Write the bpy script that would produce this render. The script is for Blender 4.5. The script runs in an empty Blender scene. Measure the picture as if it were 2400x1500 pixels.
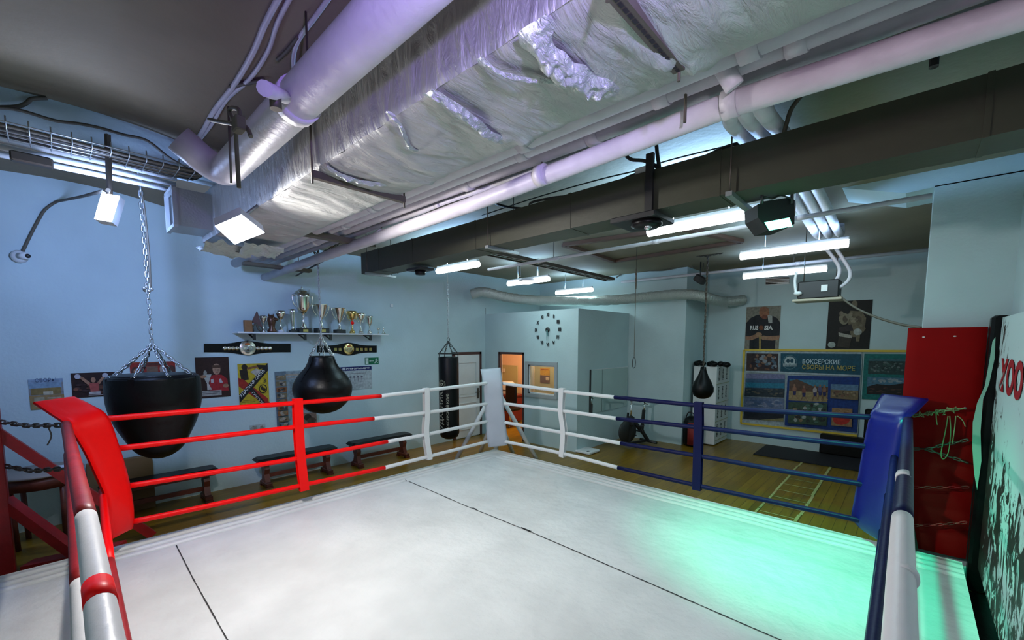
import bpy, math, random
from mathutils import Vector, Matrix, noise
random.seed(7)
sc = bpy.context.scene
COL = sc.collection
PI = math.pi
V = Vector

# ---------------------------------------------------------------- camera
F_PX, CX, CY = 1000.0, 1200.0, 890.0
YAW, PITCH, CAM_H = math.radians(43.0), math.radians(5.03), 2.18
fw0 = V((math.cos(YAW), math.sin(YAW), 0)); RT = V((math.sin(YAW), -math.cos(YAW), 0)); ZZ = V((0, 0, 1))
FW = fw0*math.cos(PITCH) - ZZ*math.sin(PITCH); UP = ZZ*math.cos(PITCH) + fw0*math.sin(PITCH)
CAM = V((0, 0, CAM_H))
cd = bpy.data.cameras.new('camera'); cam = bpy.data.objects.new('camera', cd); COL.objects.link(cam)
cd.sensor_fit = 'HORIZONTAL'; cd.sensor_width = 36.0; cd.lens = 36.0*F_PX/2400.0
cd.shift_x = 0.0; cd.shift_y = (CY-750.0)/2400.0; cd.clip_start = 0.05; cd.clip_end = 60
m = Matrix((RT, UP, -FW)).transposed().to_4x4(); m.translation = CAM; cam.matrix_world = m
sc.camera = cam
# ---------------------------------------------------------------- world, view
w = bpy.data.worlds.new('world'); sc.world = w; w.use_nodes = True
w.node_tree.nodes['Background'].inputs[0].default_value = (0.5, 0.55, 0.6, 1)
w.node_tree.nodes['Background'].inputs[1].default_value = 0.02
sc.view_settings.view_transform = 'Standard'; sc.view_settings.look = 'None'
sc.view_settings.exposure = 0.0; sc.view_settings.gamma = 1.0; sc.view_settings.use_curve_mapping = False
sc.cycles.use_denoising = True
sc.cycles.max_bounces = 6; sc.cycles.diffuse_bounces = 3; sc.cycles.glossy_bounces = 3
sc.cycles.sample_clamp_indirect = 4.0
# light strengths (watts) and colours, used by the builders of the lamps below
L = dict(tube=7.2, up=14.0, box=45.0, flood=112.0, green=66.0, purple=210.0, pink=36.0, white=85.0, office=150.0, rear=3.5, dome=3.0)
WHITE = (0.46, 0.88, .93); BLUE = (0.34, 0.50, 1.0); TEAL = (0.55, 0.92, 0.95)

# ---------------------------------------------------------------- helpers
def P(px, py, ax, v):
    d = FW + RT*((px-CX)/F_PX) - UP*((py-CY)/F_PX)
    i = 'xyz'.index(ax); t = (v-CAM[i])/d[i]
    return CAM + d*t
def PP(px, py, pt, n):
    d = FW + RT*((px-CX)/F_PX) - UP*((py-CY)/F_PX)
    t = (V(pt)-CAM).dot(V(n))/d.dot(V(n)); return CAM + d*t

MATS = {}
def mat(name, col, rough=0.6, metal=0.0, bump=0.0, bscale=40.0, var=0.0, vscale=3.0, spec=0.5, emit=None, estr=0.0, trans=0.0, coat=0.0, col2=None):
    if name in MATS: return MATS[name]
    m = bpy.data.materials.new(name); m.use_nodes = True; nt = m.node_tree; b = nt.nodes['Principled BSDF']
    c = tuple(col)+(1,)
    b.inputs['Base Color'].default_value = c; b.inputs['Roughness'].default_value = rough
    b.inputs['Metallic'].default_value = metal; b.inputs['Specular IOR Level'].default_value = spec
    b.inputs['Coat Weight'].default_value = coat
    if trans: b.inputs['Transmission Weight'].default_value = trans
    if emit: b.inputs['Emission Color'].default_value = tuple(emit)+(1,); b.inputs['Emission Strength'].default_value = estr
    tc = nt.nodes.new('ShaderNodeTexCoord')
    if var or col2:
        n = nt.nodes.new('ShaderNodeTexNoise'); n.inputs['Scale'].default_value = vscale; n.inputs['Detail'].default_value = 5
        nt.links.new(tc.outputs['Object'], n.inputs['Vector'])
        r = nt.nodes.new('ShaderNodeValToRGB'); r.color_ramp.elements[0].position = .35; r.color_ramp.elements[1].position = .68
        c2 = tuple(col2)+(1,) if col2 else tuple(x*(1-var) for x in col)+(1,)
        r.color_ramp.elements[0].color = c2; r.color_ramp.elements[1].color = c
        nt.links.new(n.outputs['Fac'], r.inputs['Fac']); nt.links.new(r.outputs['Color'], b.inputs['Base Color'])
    if bump:
        n2 = nt.nodes.new('ShaderNodeTexNoise'); n2.inputs['Scale'].default_value = bscale; n2.inputs['Detail'].default_value = 4
        nt.links.new(tc.outputs['Object'], n2.inputs['Vector'])
        bp = nt.nodes.new('ShaderNodeBump'); bp.inputs['Strength'].default_value = bump; bp.inputs['Distance'].default_value = 0.02
        nt.links.new(n2.outputs['Fac'], bp.inputs['Height']); nt.links.new(bp.outputs['Normal'], b.inputs['Normal'])
    MATS[name] = m; return m

def frame_from(d):
    d = V(d).normalized(); a = V((0, 0, 1)) if abs(d.z) < .9 else V((1, 0, 0))
    x = a.cross(d).normalized(); return x, d.cross(x).normalized(), d

class MB:
    def __init__(s): s.v = []; s.f = []; s.c = []; s.sm = []; s.col = (1, 1, 1)
    def face(s, ids, smooth=False): s.f.append(tuple(ids)); s.c.append(s.col); s.sm.append(smooth)
    def quad(s, a, b, c, d, smooth=False):
        n = len(s.v); s.v += [V(a), V(b), V(c), V(d)]; s.face((n, n+1, n+2, n+3), smooth); return s
    def poly(s, pts):
        n = len(s.v); s.v += [V(p) for p in pts]; s.face(range(n, n+len(pts))); return s
    def box(s, c, size, rot=None, bev=0.0):
        c = V(c); h = V(size)*.5
        if bev > 0:
            b = min(bev, min(h)*.95)
            rings = []
            for z, e in ((-h.z, b), (-h.z+b, 0), (h.z-b, 0), (h.z, b)):
                hx, hy = h.x-e, h.y-e; k = b if e == 0 else b
                rings.append([(-hx+k, -hy, z), (hx-k, -hy, z), (hx, -hy+k, z), (hx, hy-k, z), (hx-k, hy, z), (-hx+k, hy, z), (-hx, hy-k, z), (-hx, -hy+k, z)])
            n = len(s.v)
            for r in rings:
                for p in r: s.v.append(c + ((rot @ V(p)) if rot else V(p)))
            for k in range(3):
                for i in range(8):
                    j = (i+1) % 8; s.face((n+k*8+i, n+k*8+j, n+k*8+8+j, n+k*8+8+i))
            s.face([n+i for i in range(7, -1, -1)]); s.face([n+24+i for i in range(8)])
            return s
        n = len(s.v)
        for z in (-1, 1):
            for x, y in ((-1, -1), (1, -1), (1, 1), (-1, 1)):
                p = V((x*h.x, y*h.y, z*h.z)); s.v.append(c + ((rot @ p) if rot else p))
        for q in ((3, 2, 1, 0), (4, 5, 6, 7), (0, 1, 5, 4), (1, 2, 6, 5), (2, 3, 7, 6), (3, 0, 4, 7)): s.face([n+i for i in q])
        return s
    def bb(s, a, b, bev=0.0):
        a = V(a); b = V(b); lo = V([min(a[i], b[i]) for i in range(3)]); hi = V([max(a[i], b[i]) for i in range(3)])
        return s.box((lo+hi)*.5, hi-lo, None, bev)
    def tube(s, pts, r, n=10, closed=False, cap=True, r2=None):
        pts = [V(p) for p in pts]; N = len(pts); base = len(s.v); px = None
        rr = r if isinstance(r, (list, tuple)) else [r]*N
        for i, p in enumerate(pts):
            if closed: t = (pts[(i+1) % N]-pts[i-1])
            else: t = pts[min(i+1, N-1)]-pts[max(i-1, 0)]
            if t.length < 1e-9: t = V((0, 0, 1))
            t.normalize()
            if px is None: x, y, _ = frame_from(t)
            else:
                x = (px - t*px.dot(t))
                if x.length < 1e-6: x, y, _ = frame_from(t)
                x.normalize(); y = t.cross(x)
            px = x
            for k in range(n):
                a = 2*PI*k/n; s.v.append(p + x*(math.cos(a)*rr[i]) + y*(math.sin(a)*(rr[i] if r2 is None else r2)))
        for i in range(N if closed else N-1):
            j = (i+1) % N
            for k in range(n):
                l = (k+1) % n; s.face((base+i*n+k, base+i*n+l, base+j*n+l, base+j*n+k), True)
        if cap and not closed:
            s.face([base+k for k in range(n-1, -1, -1)]); s.face([base+(N-1)*n+k for k in range(n)])
        return s
    def bar(s, a, b, w, h, up=(0, 0, 1)):
        a = V(a); b = V(b); d = (b-a); ln = d.length; d.normalize(); u = V(up)
        x = d.cross(u)
        if x.length < 1e-5: x = d.cross(V((1, 0, 0)))
        x.normalize(); y = x.cross(d)
        R = Matrix((x, d, y)).transposed(); return s.box((a+b)*.5, (w, ln, h), R)
    def lathe(s, prof, o, axis=(0, 0, 1), n=24, sx=1.0, rot=0.0):
        x, y, d = frame_from(axis); o = V(o); base = len(s.v)
        if abs(d.z) > .99: x, y = V((math.cos(rot), math.sin(rot), 0)), V((-math.sin(rot), math.cos(rot), 0))
        for r, z in prof:
            for k in range(n):
                a = 2*PI*k/n; s.v.append(o + d*z + x*(math.cos(a)*r*sx) + y*(math.sin(a)*r))
        for i in range(len(prof)-1):
            for k in range(n):
                l = (k+1) % n; s.face((base+i*n+k, base+i*n+l, base+(i+1)*n+l, base+(i+1)*n+k), True)
        if prof[0][0] > 1e-4: s.face([base+k for k in range(n-1, -1, -1)])
        if prof[-1][0] > 1e-4: s.face([base+(len(prof)-1)*n+k for k in range(n)])
        return s
    def slathe(s, prof, o, n=40):
        q = catm([(r, z, 0) for r, z in prof], 5); return s.lathe([(max(0, p.x), p.y) for p in q], o, n=n)
    def ball(s, c, r, n=14, m=8, sc=(1, 1, 1)):
        base = len(s.v); c = V(c)
        for i in range(m+1):
            t = PI*i/m
            for k in range(n):
                a = 2*PI*k/n; s.v.append(c + V((r*sc[0]*math.sin(t)*math.cos(a), r*sc[1]*math.sin(t)*math.sin(a), -r*sc[2]*math.cos(t))))
        for i in range(m):
            for k in range(n):
                l = (k+1) % n; s.face((base+i*n+k, base+i*n+l, base+(i+1)*n+l, base+(i+1)*n+k), True)
        return s
    def prism(s, pts, d):
        pts = [V(p) for p in pts]; d = V(d); n = len(s.v); N = len(pts)
        s.v += pts + [p+d for p in pts]
        s.face([n+i for i in range(N-1, -1, -1)]); s.face([n+N+i for i in range(N)])
        for i in range(N): j = (i+1) % N; s.face((n+i, n+j, n+N+j, n+N+i))
        return s
    def grid(s, fn, nu, nv, smooth=True):
        base = len(s.v)
        for i in range(nu+1):
            for j in range(nv+1): s.v.append(V(fn(i/nu, j/nv)))
        for i in range(nu):
            for j in range(nv):
                a = base+i*(nv+1)+j; s.face((a, a+1, a+nv+2, a+nv+1), smooth)
        return s
    def chain(s, pts, ll=0.045, r=0.0045, wd=None, n=4):
        pts = [V(p) for p in pts]; wd = wd or ll*.36
        tot = sum((pts[i+1]-pts[i]).length for i in range(len(pts)-1)); step = ll*.78; N = max(2, int(tot/step))
        def at(t):
            d = t*tot
            for i in range(len(pts)-1):
                l = (pts[i+1]-pts[i]).length
                if d <= l or i == len(pts)-2: return pts[i].lerp(pts[i+1], min(1, d/l)), (pts[i+1]-pts[i]).normalized()
                d -= l
        for k in range(N):
            p, d = at((k+.5)/N); x, y, _ = frame_from(d); a = x if k % 2 else y
            h = ll*.5-wd*.5; lp = []
            for q in range(5): t = -PI/2+PI*q/4; lp.append(p + d*(h+math.cos(t)*wd*.5) + a*(math.sin(t)*wd*.5))
            for q in range(5): t = PI/2+PI*q/4; lp.append(p - d*(h-math.cos(t)*wd*.5) + a*(math.sin(t)*wd*.5))
            s.tube(lp, r, n, closed=True)
        return s
def _build(s, name, m, parent=None, org=None):
    # children are given in world coordinates; the thing's own location is taken off
    if parent is not None:
        o0 = V((0, 0, 0)); q = parent
        while q is not None: o0 = o0 + V(q.location); q = q.parent
        o = MB._raw(s, name, m, o0); o.parent = parent; o.location = (0, 0, 0); return o
    if org is None:
        lo = [min(p[i] for p in s.v) for i in range(3)]; hi = [max(p[i] for p in s.v) for i in range(3)]
        org = ((lo[0]+hi[0])/2, (lo[1]+hi[1])/2, lo[2])
    o = MB._raw(s, name, m, V(org)); o.location = V(org); return o
def _raw(s, name, m, o0):
    me = bpy.data.meshes.new(name)
    me.from_pydata([tuple(p-o0) for p in s.v], [], s.f)
    me.polygons.foreach_set('use_smooth', s.sm)
    if any(c != (1, 1, 1) for c in s.c):
        ca = me.color_attributes.new('Col', 'FLOAT_COLOR', 'CORNER'); arr = []
        for p, c in zip(me.polygons, s.c): arr += list(tuple(c)+(1.0,))*p.loop_total
        ca.data.foreach_set('color', arr)
    me.materials.append(m); me.update()
    o = bpy.data.objects.new(name, me); COL.objects.link(o); return o
MB._raw = _raw; MB.build = _build

def tag(o, label, cat, group=None, kind=None):
    o['label'] = label; o['category'] = cat
    if group: o['group'] = group
    if kind: o['kind'] = kind
    return o
def thing(name, loc, label, cat, group=None):
    o = bpy.data.objects.new(name, None); COL.objects.link(o); o.location = loc; o.empty_display_size = .1
    return tag(o, label, cat, group)
def struct(o): o['kind'] = 'structure'; return o
def dup(root, loc, label, group=None, rotz=0.0):
    r = root.copy(); COL.objects.link(r); r.location = loc; r.rotation_euler = (0, 0, rotz); r['label'] = label
    if group: r['group'] = group
    for ch in list(root.children):
        c = ch.copy(); COL.objects.link(c); c.parent = r
        for g in list(ch.children): d = g.copy(); COL.objects.link(d); d.parent = c
    return r
def lamp(kind, name, parent, loc, energy, color, size=.3, size_y=None, dirv=(0, 0, -1), spot=60, blend=.5):
    ld = bpy.data.lights.new(name, kind); ld.energy = energy; ld.color = color
    if kind == 'AREA':
        ld.size = size
        if size_y: ld.shape = 'RECTANGLE'; ld.size_y = size_y
    elif kind == 'SPOT': ld.spot_size = math.radians(spot); ld.spot_blend = blend; ld.shadow_soft_size = size
    else: ld.shadow_soft_size = size
    o = bpy.data.objects.new(name, ld); COL.objects.link(o)
    o.rotation_euler = V(dirv).to_track_quat('-Z', 'Y').to_euler()
    if parent is not None: o.parent = parent; o.location = V(loc)-V(parent.location)
    else: o.location = loc
    return o
def text(s, name, m, org, u, nrm, width=None, height=None, parent=None, extrude=.001, align='LEFT', shear=0.0, bold=0.0):
    cu = bpy.data.curves.new(name, 'FONT'); cu.body = s; cu.size = 1; cu.extrude = 0; cu.align_x = align; cu.shear = shear; cu.offset = bold; cu.resolution_u = 2
    t = bpy.data.objects.new(name, cu); COL.objects.link(t)
    dg = bpy.context.evaluated_depsgraph_get(); dg.update()
    me = bpy.data.meshes.new_from_object(t.evaluated_get(dg)); bpy.data.objects.remove(t); bpy.data.curves.remove(cu)
    xs = [v.co.x for v in me.vertices]; ys = [v.co.y for v in me.vertices]
    x0, x1, y0, y1 = min(xs), max(xs), min(ys), max(ys); W = x1-x0; H = y1-y0
    kx = width/W if width else height/H; ky = height/H if height else kx
    u = V(u).normalized(); n = V(nrm).normalized(); v = n.cross(u)
    b = MB(); b.v = [V(org) + u*((p.co.x-x0)*kx) + v*((p.co.y-y0)*ky) + n*extrude for p in me.vertices]
    b.f = [tuple(p.vertices) for p in me.polygons]; b.sm = [False]*len(b.f); b.c = [(1, 1, 1)]*len(b.f)
    bpy.data.meshes.remove(me)
    return b.build(name, m, parent)

# printed matter: colours kept per face of the print itself
def make_print(name, rough=.35, noise_amt=.0):
    m = bpy.data.materials.new(name); m.use_nodes = True; nt = m.node_tree; b = nt.nodes['Principled BSDF']
    a = nt.nodes.new('ShaderNodeAttribute'); a.attribute_name = 'Col'; b.inputs['Roughness'].default_value = rough; b.inputs['Specular IOR Level'].default_value = .25
    tc = nt.nodes.new('ShaderNodeTexCoord'); n = nt.nodes.new('ShaderNodeTexNoise'); n.inputs['Scale'].default_value = 24; n.inputs['Detail'].default_value = 6
    nt.links.new(tc.outputs['Object'], n.inputs['Vector'])
    mr = nt.nodes.new('ShaderNodeMapRange'); mr.inputs[3].default_value = .74*(1-noise_amt); mr.inputs[4].default_value = .74*(1+noise_amt); mr.inputs[1].default_value = .3; mr.inputs[2].default_value = .7
    nt.links.new(n.outputs['Fac'], mr.inputs[0])
    mx = nt.nodes.new('ShaderNodeVectorMath'); mx.operation = 'SCALE'
    nt.links.new(a.outputs['Color'], mx.inputs[0]); nt.links.new(mr.outputs[0], mx.inputs['Scale']); nt.links.new(mx.outputs[0], b.inputs['Base Color'])
    return m
M_PRINT = make_print('printed_poster', .55, .25)
def poster_mesh(b, o, u, n, w, h, shapes, t=.006, base=(.8, .8, .8), rx=0.0):
    """o = top-left corner, u = along, n = outward"""
    u = V(u).normalized(); n = V(n).normalized(); d = V((0, 0, -1)); o = V(o)
    b.col = base
    b.prism([o, o+d*h, o+d*h+u*w, o+u*w], n*t)
    lay = t
    def q(x, y): return o + u*(x*w) + d*(y*h) + n*lay
    for s in shapes:
        lay += .0007; k = s[0]; b.col = s[-1]
        if k == 'r': b.poly([q(s[1], s[2]), q(s[1], s[4]), q(s[3], s[4]), q(s[3], s[2])])
        elif k == 'e': b.poly([q(s[1]+s[3]*math.cos(a*PI/8), s[2]+s[4]*math.sin(a*PI/8)) for a in range(0, -16, -1)][::1])
        elif k == 'p': b.poly([q(x, y) for x, y in s[1]])
    b.col = (1, 1, 1)
    return b
def blobs(x0, y0, x1, y1, n, cols, rnd, sz=.5):
    out = []; W = x1-x0; H = y1-y0
    for i in range(n):
        rw = W*rnd.uniform(.05, .16)*sz*2; rh = H*rnd.uniform(.06, .2)*sz*2
        cx = rnd.uniform(x0+rw, x1-rw); cy = rnd.uniform(y0+rh, y1-rh)
        c = rnd.choice(cols); out.append(('e', cx, cy, rw, rh, c))
    return out
def catm(pts, n=6):
    pts = [V(p) for p in pts]; out = []
    for i in range(len(pts)-1):
        p0 = pts[max(i-1, 0)]; p1 = pts[i]; p2 = pts[i+1]; p3 = pts[min(i+2, len(pts)-1)]
        for k in range(n):
            t = k/n; out.append(.5*((2*p1)+(-p0+p2)*t+(2*p0-5*p1+4*p2-p3)*t*t+(-p0+3*p1-3*p2+p3)*t**3))
    out.append(pts[-1]); return out
# ================================================================ materials
def floor_mat():
    m = bpy.data.materials.new('varnished_planks'); m.use_nodes = True; nt = m.node_tree; b = nt.nodes['Principled BSDF']
    tc = nt.nodes.new('ShaderNodeTexCoord'); br = nt.nodes.new('ShaderNodeTexBrick')
    br.inputs['Color1'].default_value = (.30, .17, .010, 1); br.inputs['Color2'].default_value = (.22, .12, .007, 1); br.inputs['Mortar'].default_value = (.08, .045, .01, 1)
    br.inputs['Scale'].default_value = 1; br.inputs['Brick Width'].default_value = 2.4; br.inputs['Row Height'].default_value = .11; br.inputs['Mortar Size'].default_value = .003
    nt.links.new(tc.outputs['Object'], br.inputs['Vector'])
    mp = nt.nodes.new('ShaderNodeMapping'); mp.inputs['Scale'].default_value = (1.2, 14, 1); nt.links.new(tc.outputs['Object'], mp.inputs['Vector'])
    n = nt.nodes.new('ShaderNodeTexNoise'); n.inputs['Scale'].default_value = 1.5; n.inputs['Detail'].default_value = 6; nt.links.new(mp.outputs[0], n.inputs['Vector'])
    mx = nt.nodes.new('ShaderNodeMix'); mx.data_type = 'RGBA'; mx.blend_type = 'MULTIPLY'; mx.inputs[0].default_value = .55
    r = nt.nodes.new('ShaderNodeValToRGB'); r.color_ramp.elements[0].position = .3; r.color_ramp.elements[1].position = .7
    r.color_ramp.elements[0].color = (.45, .36, .3, 1); nt.links.new(n.outputs['Fac'], r.inputs['Fac'])
    nt.links.new(br.outputs['Color'], mx.inputs[6]); nt.links.new(r.outputs[0], mx.inputs[7]); nt.links.new(mx.outputs[2], b.inputs['Base Color'])
    b.inputs['Roughness'].default_value = .32; return m
M_FLOOR = floor_mat()
M_WALL = mat('painted_wall', (.50, .63, .65), .75, bump=.15, bscale=30, var=.10, vscale=1.3)
M_CEIL = mat('shaded_white_ceiling', (.25, .205, .13), .8, bump=.25, bscale=14, var=.18, vscale=1.1)  # brown base holds the shade and warm bounce on white paint
M_WHITE = mat('white_paint', (.72, .74, .74), .5, bump=.08, bscale=25, var=.08)
M_PIPE = mat('white_painted_pipe', (.66, .62, .66), .45, bump=.12, bscale=30, var=.15, vscale=6)
M_CANVAS = mat('ring_canvas', (.80, .80, .79), .40, bump=.7, bscale=8, var=.17, vscale=1.7)
M_RED = mat('red_vinyl', (1.0, .0, .0), .42, bump=.1, bscale=10, spec=.25)
M_REDP = mat('red_enamel', (.36, .006, .008), .45, bump=.15, bscale=20, var=.3, vscale=9)
M_BLUE = mat('blue_vinyl', (.001, .003, .13), .36, bump=.2, bscale=7, coat=.1)
M_NAVY = mat('navy_rope_cover', (.002, .003, .045), .45, bump=.1, bscale=30, spec=.2)
M_WROPE = mat('white_rope_cover', (.80, .78, .78), .4, bump=.15, bscale=25)
M_WVIN = mat('white_vinyl', (.50, .52, .58), .5, bump=.1, bscale=12, var=.1)
M_BLACK = mat('black_leather', (.003, .003, .003), .38, bump=.15, bscale=18, spec=.22)
M_BLKM = mat('black_metal', (.015, .015, .015), .45)
M_CHROME = mat('chrome', (.75, .76, .75), .18, 1.0, bump=.05)
M_STEEL = mat('galvanised_steel', (.45, .48, .48), .4, .8, bump=.1, bscale=60)
M_DARKST = mat('dark_steel', (.12, .10, .08), .5, .6)
M_WOOD = mat('dark_wood', (.13, .025, .012), .45, bump=.1, bscale=30, var=.4, vscale=12)
M_LWOOD = mat('plywood', (.28, .13, .05), .6, var=.25, vscale=8)
M_SEAM = mat('black_seam', (.03, .03, .03), .7)
M_GLASS = mat('window_glass', (.9, .95, .95), .03, trans=1.0)
M_CABLE = mat('grey_brown_cable', (.10, .085, .06), .6)
M_BCABLE = mat('black_cable', (.015, .015, .012), .5)
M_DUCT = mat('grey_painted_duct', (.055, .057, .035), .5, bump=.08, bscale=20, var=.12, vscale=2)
M_GOLD = mat('gold_metal', (.80, .58, .22), .2, 1.0)
M_SILVER = mat('silver_metal', (.82, .80, .72), .18, 1.0)
M_TWINE = mat('green_twine', (.22, .28, .12), .8)
M_YEL = mat('yellow_trim', (.62, .42, .03), .5)
def foil_mat(name, scale, strength, rough=.3, col=(.62, .62, .60)):
    m = bpy.data.materials.new(name); m.use_nodes = True; nt = m.node_tree; b = nt.nodes['Principled BSDF']
    b.inputs['Base Color'].default_value = col+(1,); b.inputs['Metallic'].default_value = .65; b.inputs['Roughness'].default_value = rough
    tc = nt.nodes.new('ShaderNodeTexCoord'); mp = nt.nodes.new('ShaderNodeMapping'); mp.inputs['Scale'].default_value = (1.0, 3.2, 1.0); mp.inputs['Rotation'].default_value = (0, 0, .5)
    nt.links.new(tc.outputs['Object'], mp.inputs['Vector'])
    n = nt.nodes.new('ShaderNodeTexNoise'); n.inputs['Scale'].default_value = scale; n.inputs['Detail'].default_value = 7; n.inputs['Roughness'].default_value = .6; n.inputs['Distortion'].default_value = .6
    nt.links.new(mp.outputs[0], n.inputs['Vector'])
    bp = nt.nodes.new('ShaderNodeBump'); bp.inputs['Strength'].default_value = strength; bp.inputs['Distance'].default_value = .03
    nt.links.new(n.outputs['Fac'], bp.inputs['Height']); nt.links.new(bp.outputs['Normal'], b.inputs['Normal']); return m
M_FOIL = foil_mat('aluminium_foil_wrap', 5, .8, .5, (.50, .50, .48))
M_FLEX = foil_mat('crinkled_foil_hose', 26, .8, .28, (.6, .64, .6))

# ================================================================ the room
XW, YL, YR, XB, XR = 10.3, 7.35, -.60, -2.6, 6.95; ZO0 = 2.83
def zc(x):
    if x < .25: return max(3.38, 3.38 + .68*(1-((x-.25)/3.1)**2))
    t = min(1, (x-.25)/2.6); return 4.06 - .34*(t*t*(3-2*t))
b = MB(); b.bb((XB, YR, -.05), (XW, 9.3, 0)); struct(b.build('floor', M_FLOOR, org=(0, 0, 0)))
b = MB(); b.grid(lambda i, j: (XB+(XW+1.3-XB)*i, YR-.15+(YL+.3-YR)*j, zc(XB+(XW+1.3-XB)*i)), 90, 6)
b.grid(lambda i, j: (XB+(XW+1.3-XB)*i, YR-.15+(YL+.3-YR)*j, zc(XB+(XW+1.3-XB)*i)+.15), 90, 6); struct(b.build('ceiling', M_CEIL, org=(0, 0, 3.4)))
b = MB(); b.bb((XB, YL, 0), (7.05, YL+.12, 4.1)); b.bb((7.05, YL, ZO0), (9.0, YL+.12, 4.1)); struct(b.build('wall_left', M_WALL))
b = MB(); b.bb((XW, YR-.1, 0), (XW+.12, 3.45, 3.8)); struct(b.build('wall_back', M_WALL))
b = MB(); b.bb((8.98, 3.45, 0), (XW+.12, 9.3, 3.8)); struct(b.build('wall_corner', M_WALL))
b = MB(); b.bb((XB, YR-.12, 0), (XW, YR, 4.1)); struct(b.build('wall_right', M_WALL))
b = MB(); b.bb((XB-.12, YR-.1, 0), (XB, YL+.1, 4.1)); struct(b.build('wall_rear', M_WALL))
# office box: front wall with a doorway and a window, side wall, top
DY0, DY1, DZ = 6.88, 6.12, 1.95          # doorway
WY0, WY1, WZ0, WZ1 = 6.0, 5.28, 1.08, 1.70   # window opening
ZO = 2.79; XO1 = XR+.1
b = MB()
for a, c in (((XR, YL, 0), (XO1, DY0, ZO)), ((XR, DY0, DZ), (XO1, DY1, ZO)), ((XR, DY1, 0), (XO1, WY0, ZO)), ((XR, WY0, WZ1), (XO1, WY1, ZO)),
             ((XR, WY0, 0), (XO1, WY1, WZ0)), ((XR, WY1, 0), (XO1, 4.73, ZO))): b.bb(a, c)
b.bb((XO1, 4.73, 0), (8.98, 4.83, ZO)); b.bb((XR, 4.73, ZO), (8.98, 9.3, ZO+.04)); struct(b.build('wall_office', M_WALL))
M_OFF = mat('office_warm_wall', (.62, .42, .28), .8, var=.08)
b = MB(); b.bb((8.85, 4.84, 0), (8.97, 9.2, ZO)); b.bb((7.0, 9.1, 0), (8.85, 9.2, ZO)); b.bb((7.07, YL+.13, 0), (7.1, 9.1, ZO)); struct(b.build('wall_office_inside', M_OFF))
# pillar with haunched beam over it
b = MB(); b.bb((5.5, YR, 0), (6.1, -.07, 3.58)); struct(b.build('wall_pillar', M_WALL))
b = MB(); b.prism([(5.5, -.6, 3.57), (5.5, -.07, 3.57), (5.5, .12, 3.56), (5.5, .3, 3.62), (5.5, .6, 3.72), (5.5, .9, 3.79), (5.5, -.6, 3.8)], (.6, 0, 0)); struct(b.build('trim_1', M_WALL))
# cross beam near the left wall
b = MB(); b.bb((XB, 5.0, 3.77), (3.3, 5.35, 4.1)); struct(b.build('trim_2', M_WALL))
# hatch frame of dark wood on the far ceiling
q = [P(*p, 'z', 3.69) for p in ((1322, 574), (1440, 613), (1738, 566), (1600, 535))]
b = MB()
for i in range(3): b.bar(q[i], q[i+1], .09, .05)
b.bar(q[3], q[0], .09, .05); struct(b.build('trim_4', mat('brown_trim', (.12, .055, .03), .6)))
# doors
b = MB(); DX0, DX1 = 5.95, 6.80
for a, c in (((DX0, YL-.04, 0), (DX0+.06, YL, 1.96)), ((DX1-.06, YL-.04, 0), (DX1, YL, 1.96)), ((DX0, YL-.04, 1.90), (DX1, YL, 1.96))): b.bb(a, c)
d1 = struct(b.build('door_1', mat('dark_frame', (.07, .025, .02), .5)))
b = MB(); b.bb((DX0+.06, YL-.03, .02), (DX1-.06, YL-.005, 1.90)); b.bb((DX0+.16, YL-.035, 1.0), (DX1-.2, YL-.03, 1.65), .002)
for x0, x1, z0, z1 in ((DX0+.17, DX1-.17, .95, 1.72), (DX0+.17, DX1-.17, .2, .8)):
    for a, c in (((x0, z0), (x1, z0)), ((x1, z0), (x1, z1)), ((x1, z1), (x0, z1)), ((x0, z1), (x0, z0))): b.bar((a[0], YL-.035, a[1]), (c[0], YL-.035, c[1]), .022, .016)
dl = b.build('door_leaf', M_WHITE, d1)
b = MB(); b.bb((DX1-.15, YL-.05, .88), (DX1-.1, YL-.03, 1.12)); b.tube([(DX1-.125, YL-.05, 1.03), (DX1-.125, YL-.09, 1.03), (DX1-.24, YL-.09, 1.03)], .011); b.build('door_handle', M_DARKST, dl)
b = MB()
for a, c in (((XR-.03, DY0, 0), (XR+.03, DY0-.05, DZ)), ((XR-.03, DY1+.03, 0), (XR+.03, DY1, DZ)), ((XR-.03, DY0, DZ-.04), (XR+.03, DY1, DZ+.01))): b.bb(a, c)
d2 = struct(b.build('door_2', MATS['dark_frame']))
# office window
b = MB(); F = .07
for a, c in (((WY0+F, WZ0-F), (WY1-F, WZ0)), ((WY0+F, WZ1), (WY1-F, WZ1+F)), ((WY0+F, WZ0), (WY0, WZ1)), ((WY1, WZ0), (WY1-F, WZ1))):
    b.bb((XR-.03, a[0], a[1]), (XR+.02, c[0], c[1]))
wn = struct(b.build('window_1', mat('grey_window_frame', (.34, .36, .37), .5)))
b = MB(); b.bb((XR+.03, WY0, WZ0), (XR+.036, WY1, WZ1)); b.build('window_pane', M_GLASS, wn)
b = MB()
for y0, y1, z0, z1 in ((WY0, WY0-.03, WZ0, WZ1), (WY1+.03, WY1, WZ0, WZ1), (WY0, WY1, WZ1-.03, WZ1), (WY0, WY1, WZ0, WZ0+.03)): b.bb((XR+.02, y0, z0), (XR+.05, y1, z1))
b.build('window_sash', M_WHITE, wn)
# wall seams / pipe chase line by the office
b = MB(); p = P(1138, 718, 'y', YL-.001); b.bb((p.x-.006, YL-.004, .02), (p.x+.006, YL, 2.98)); struct(b.build('trim_5', mat('seam_grey', (.2, .24, .24), .7)))

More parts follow.
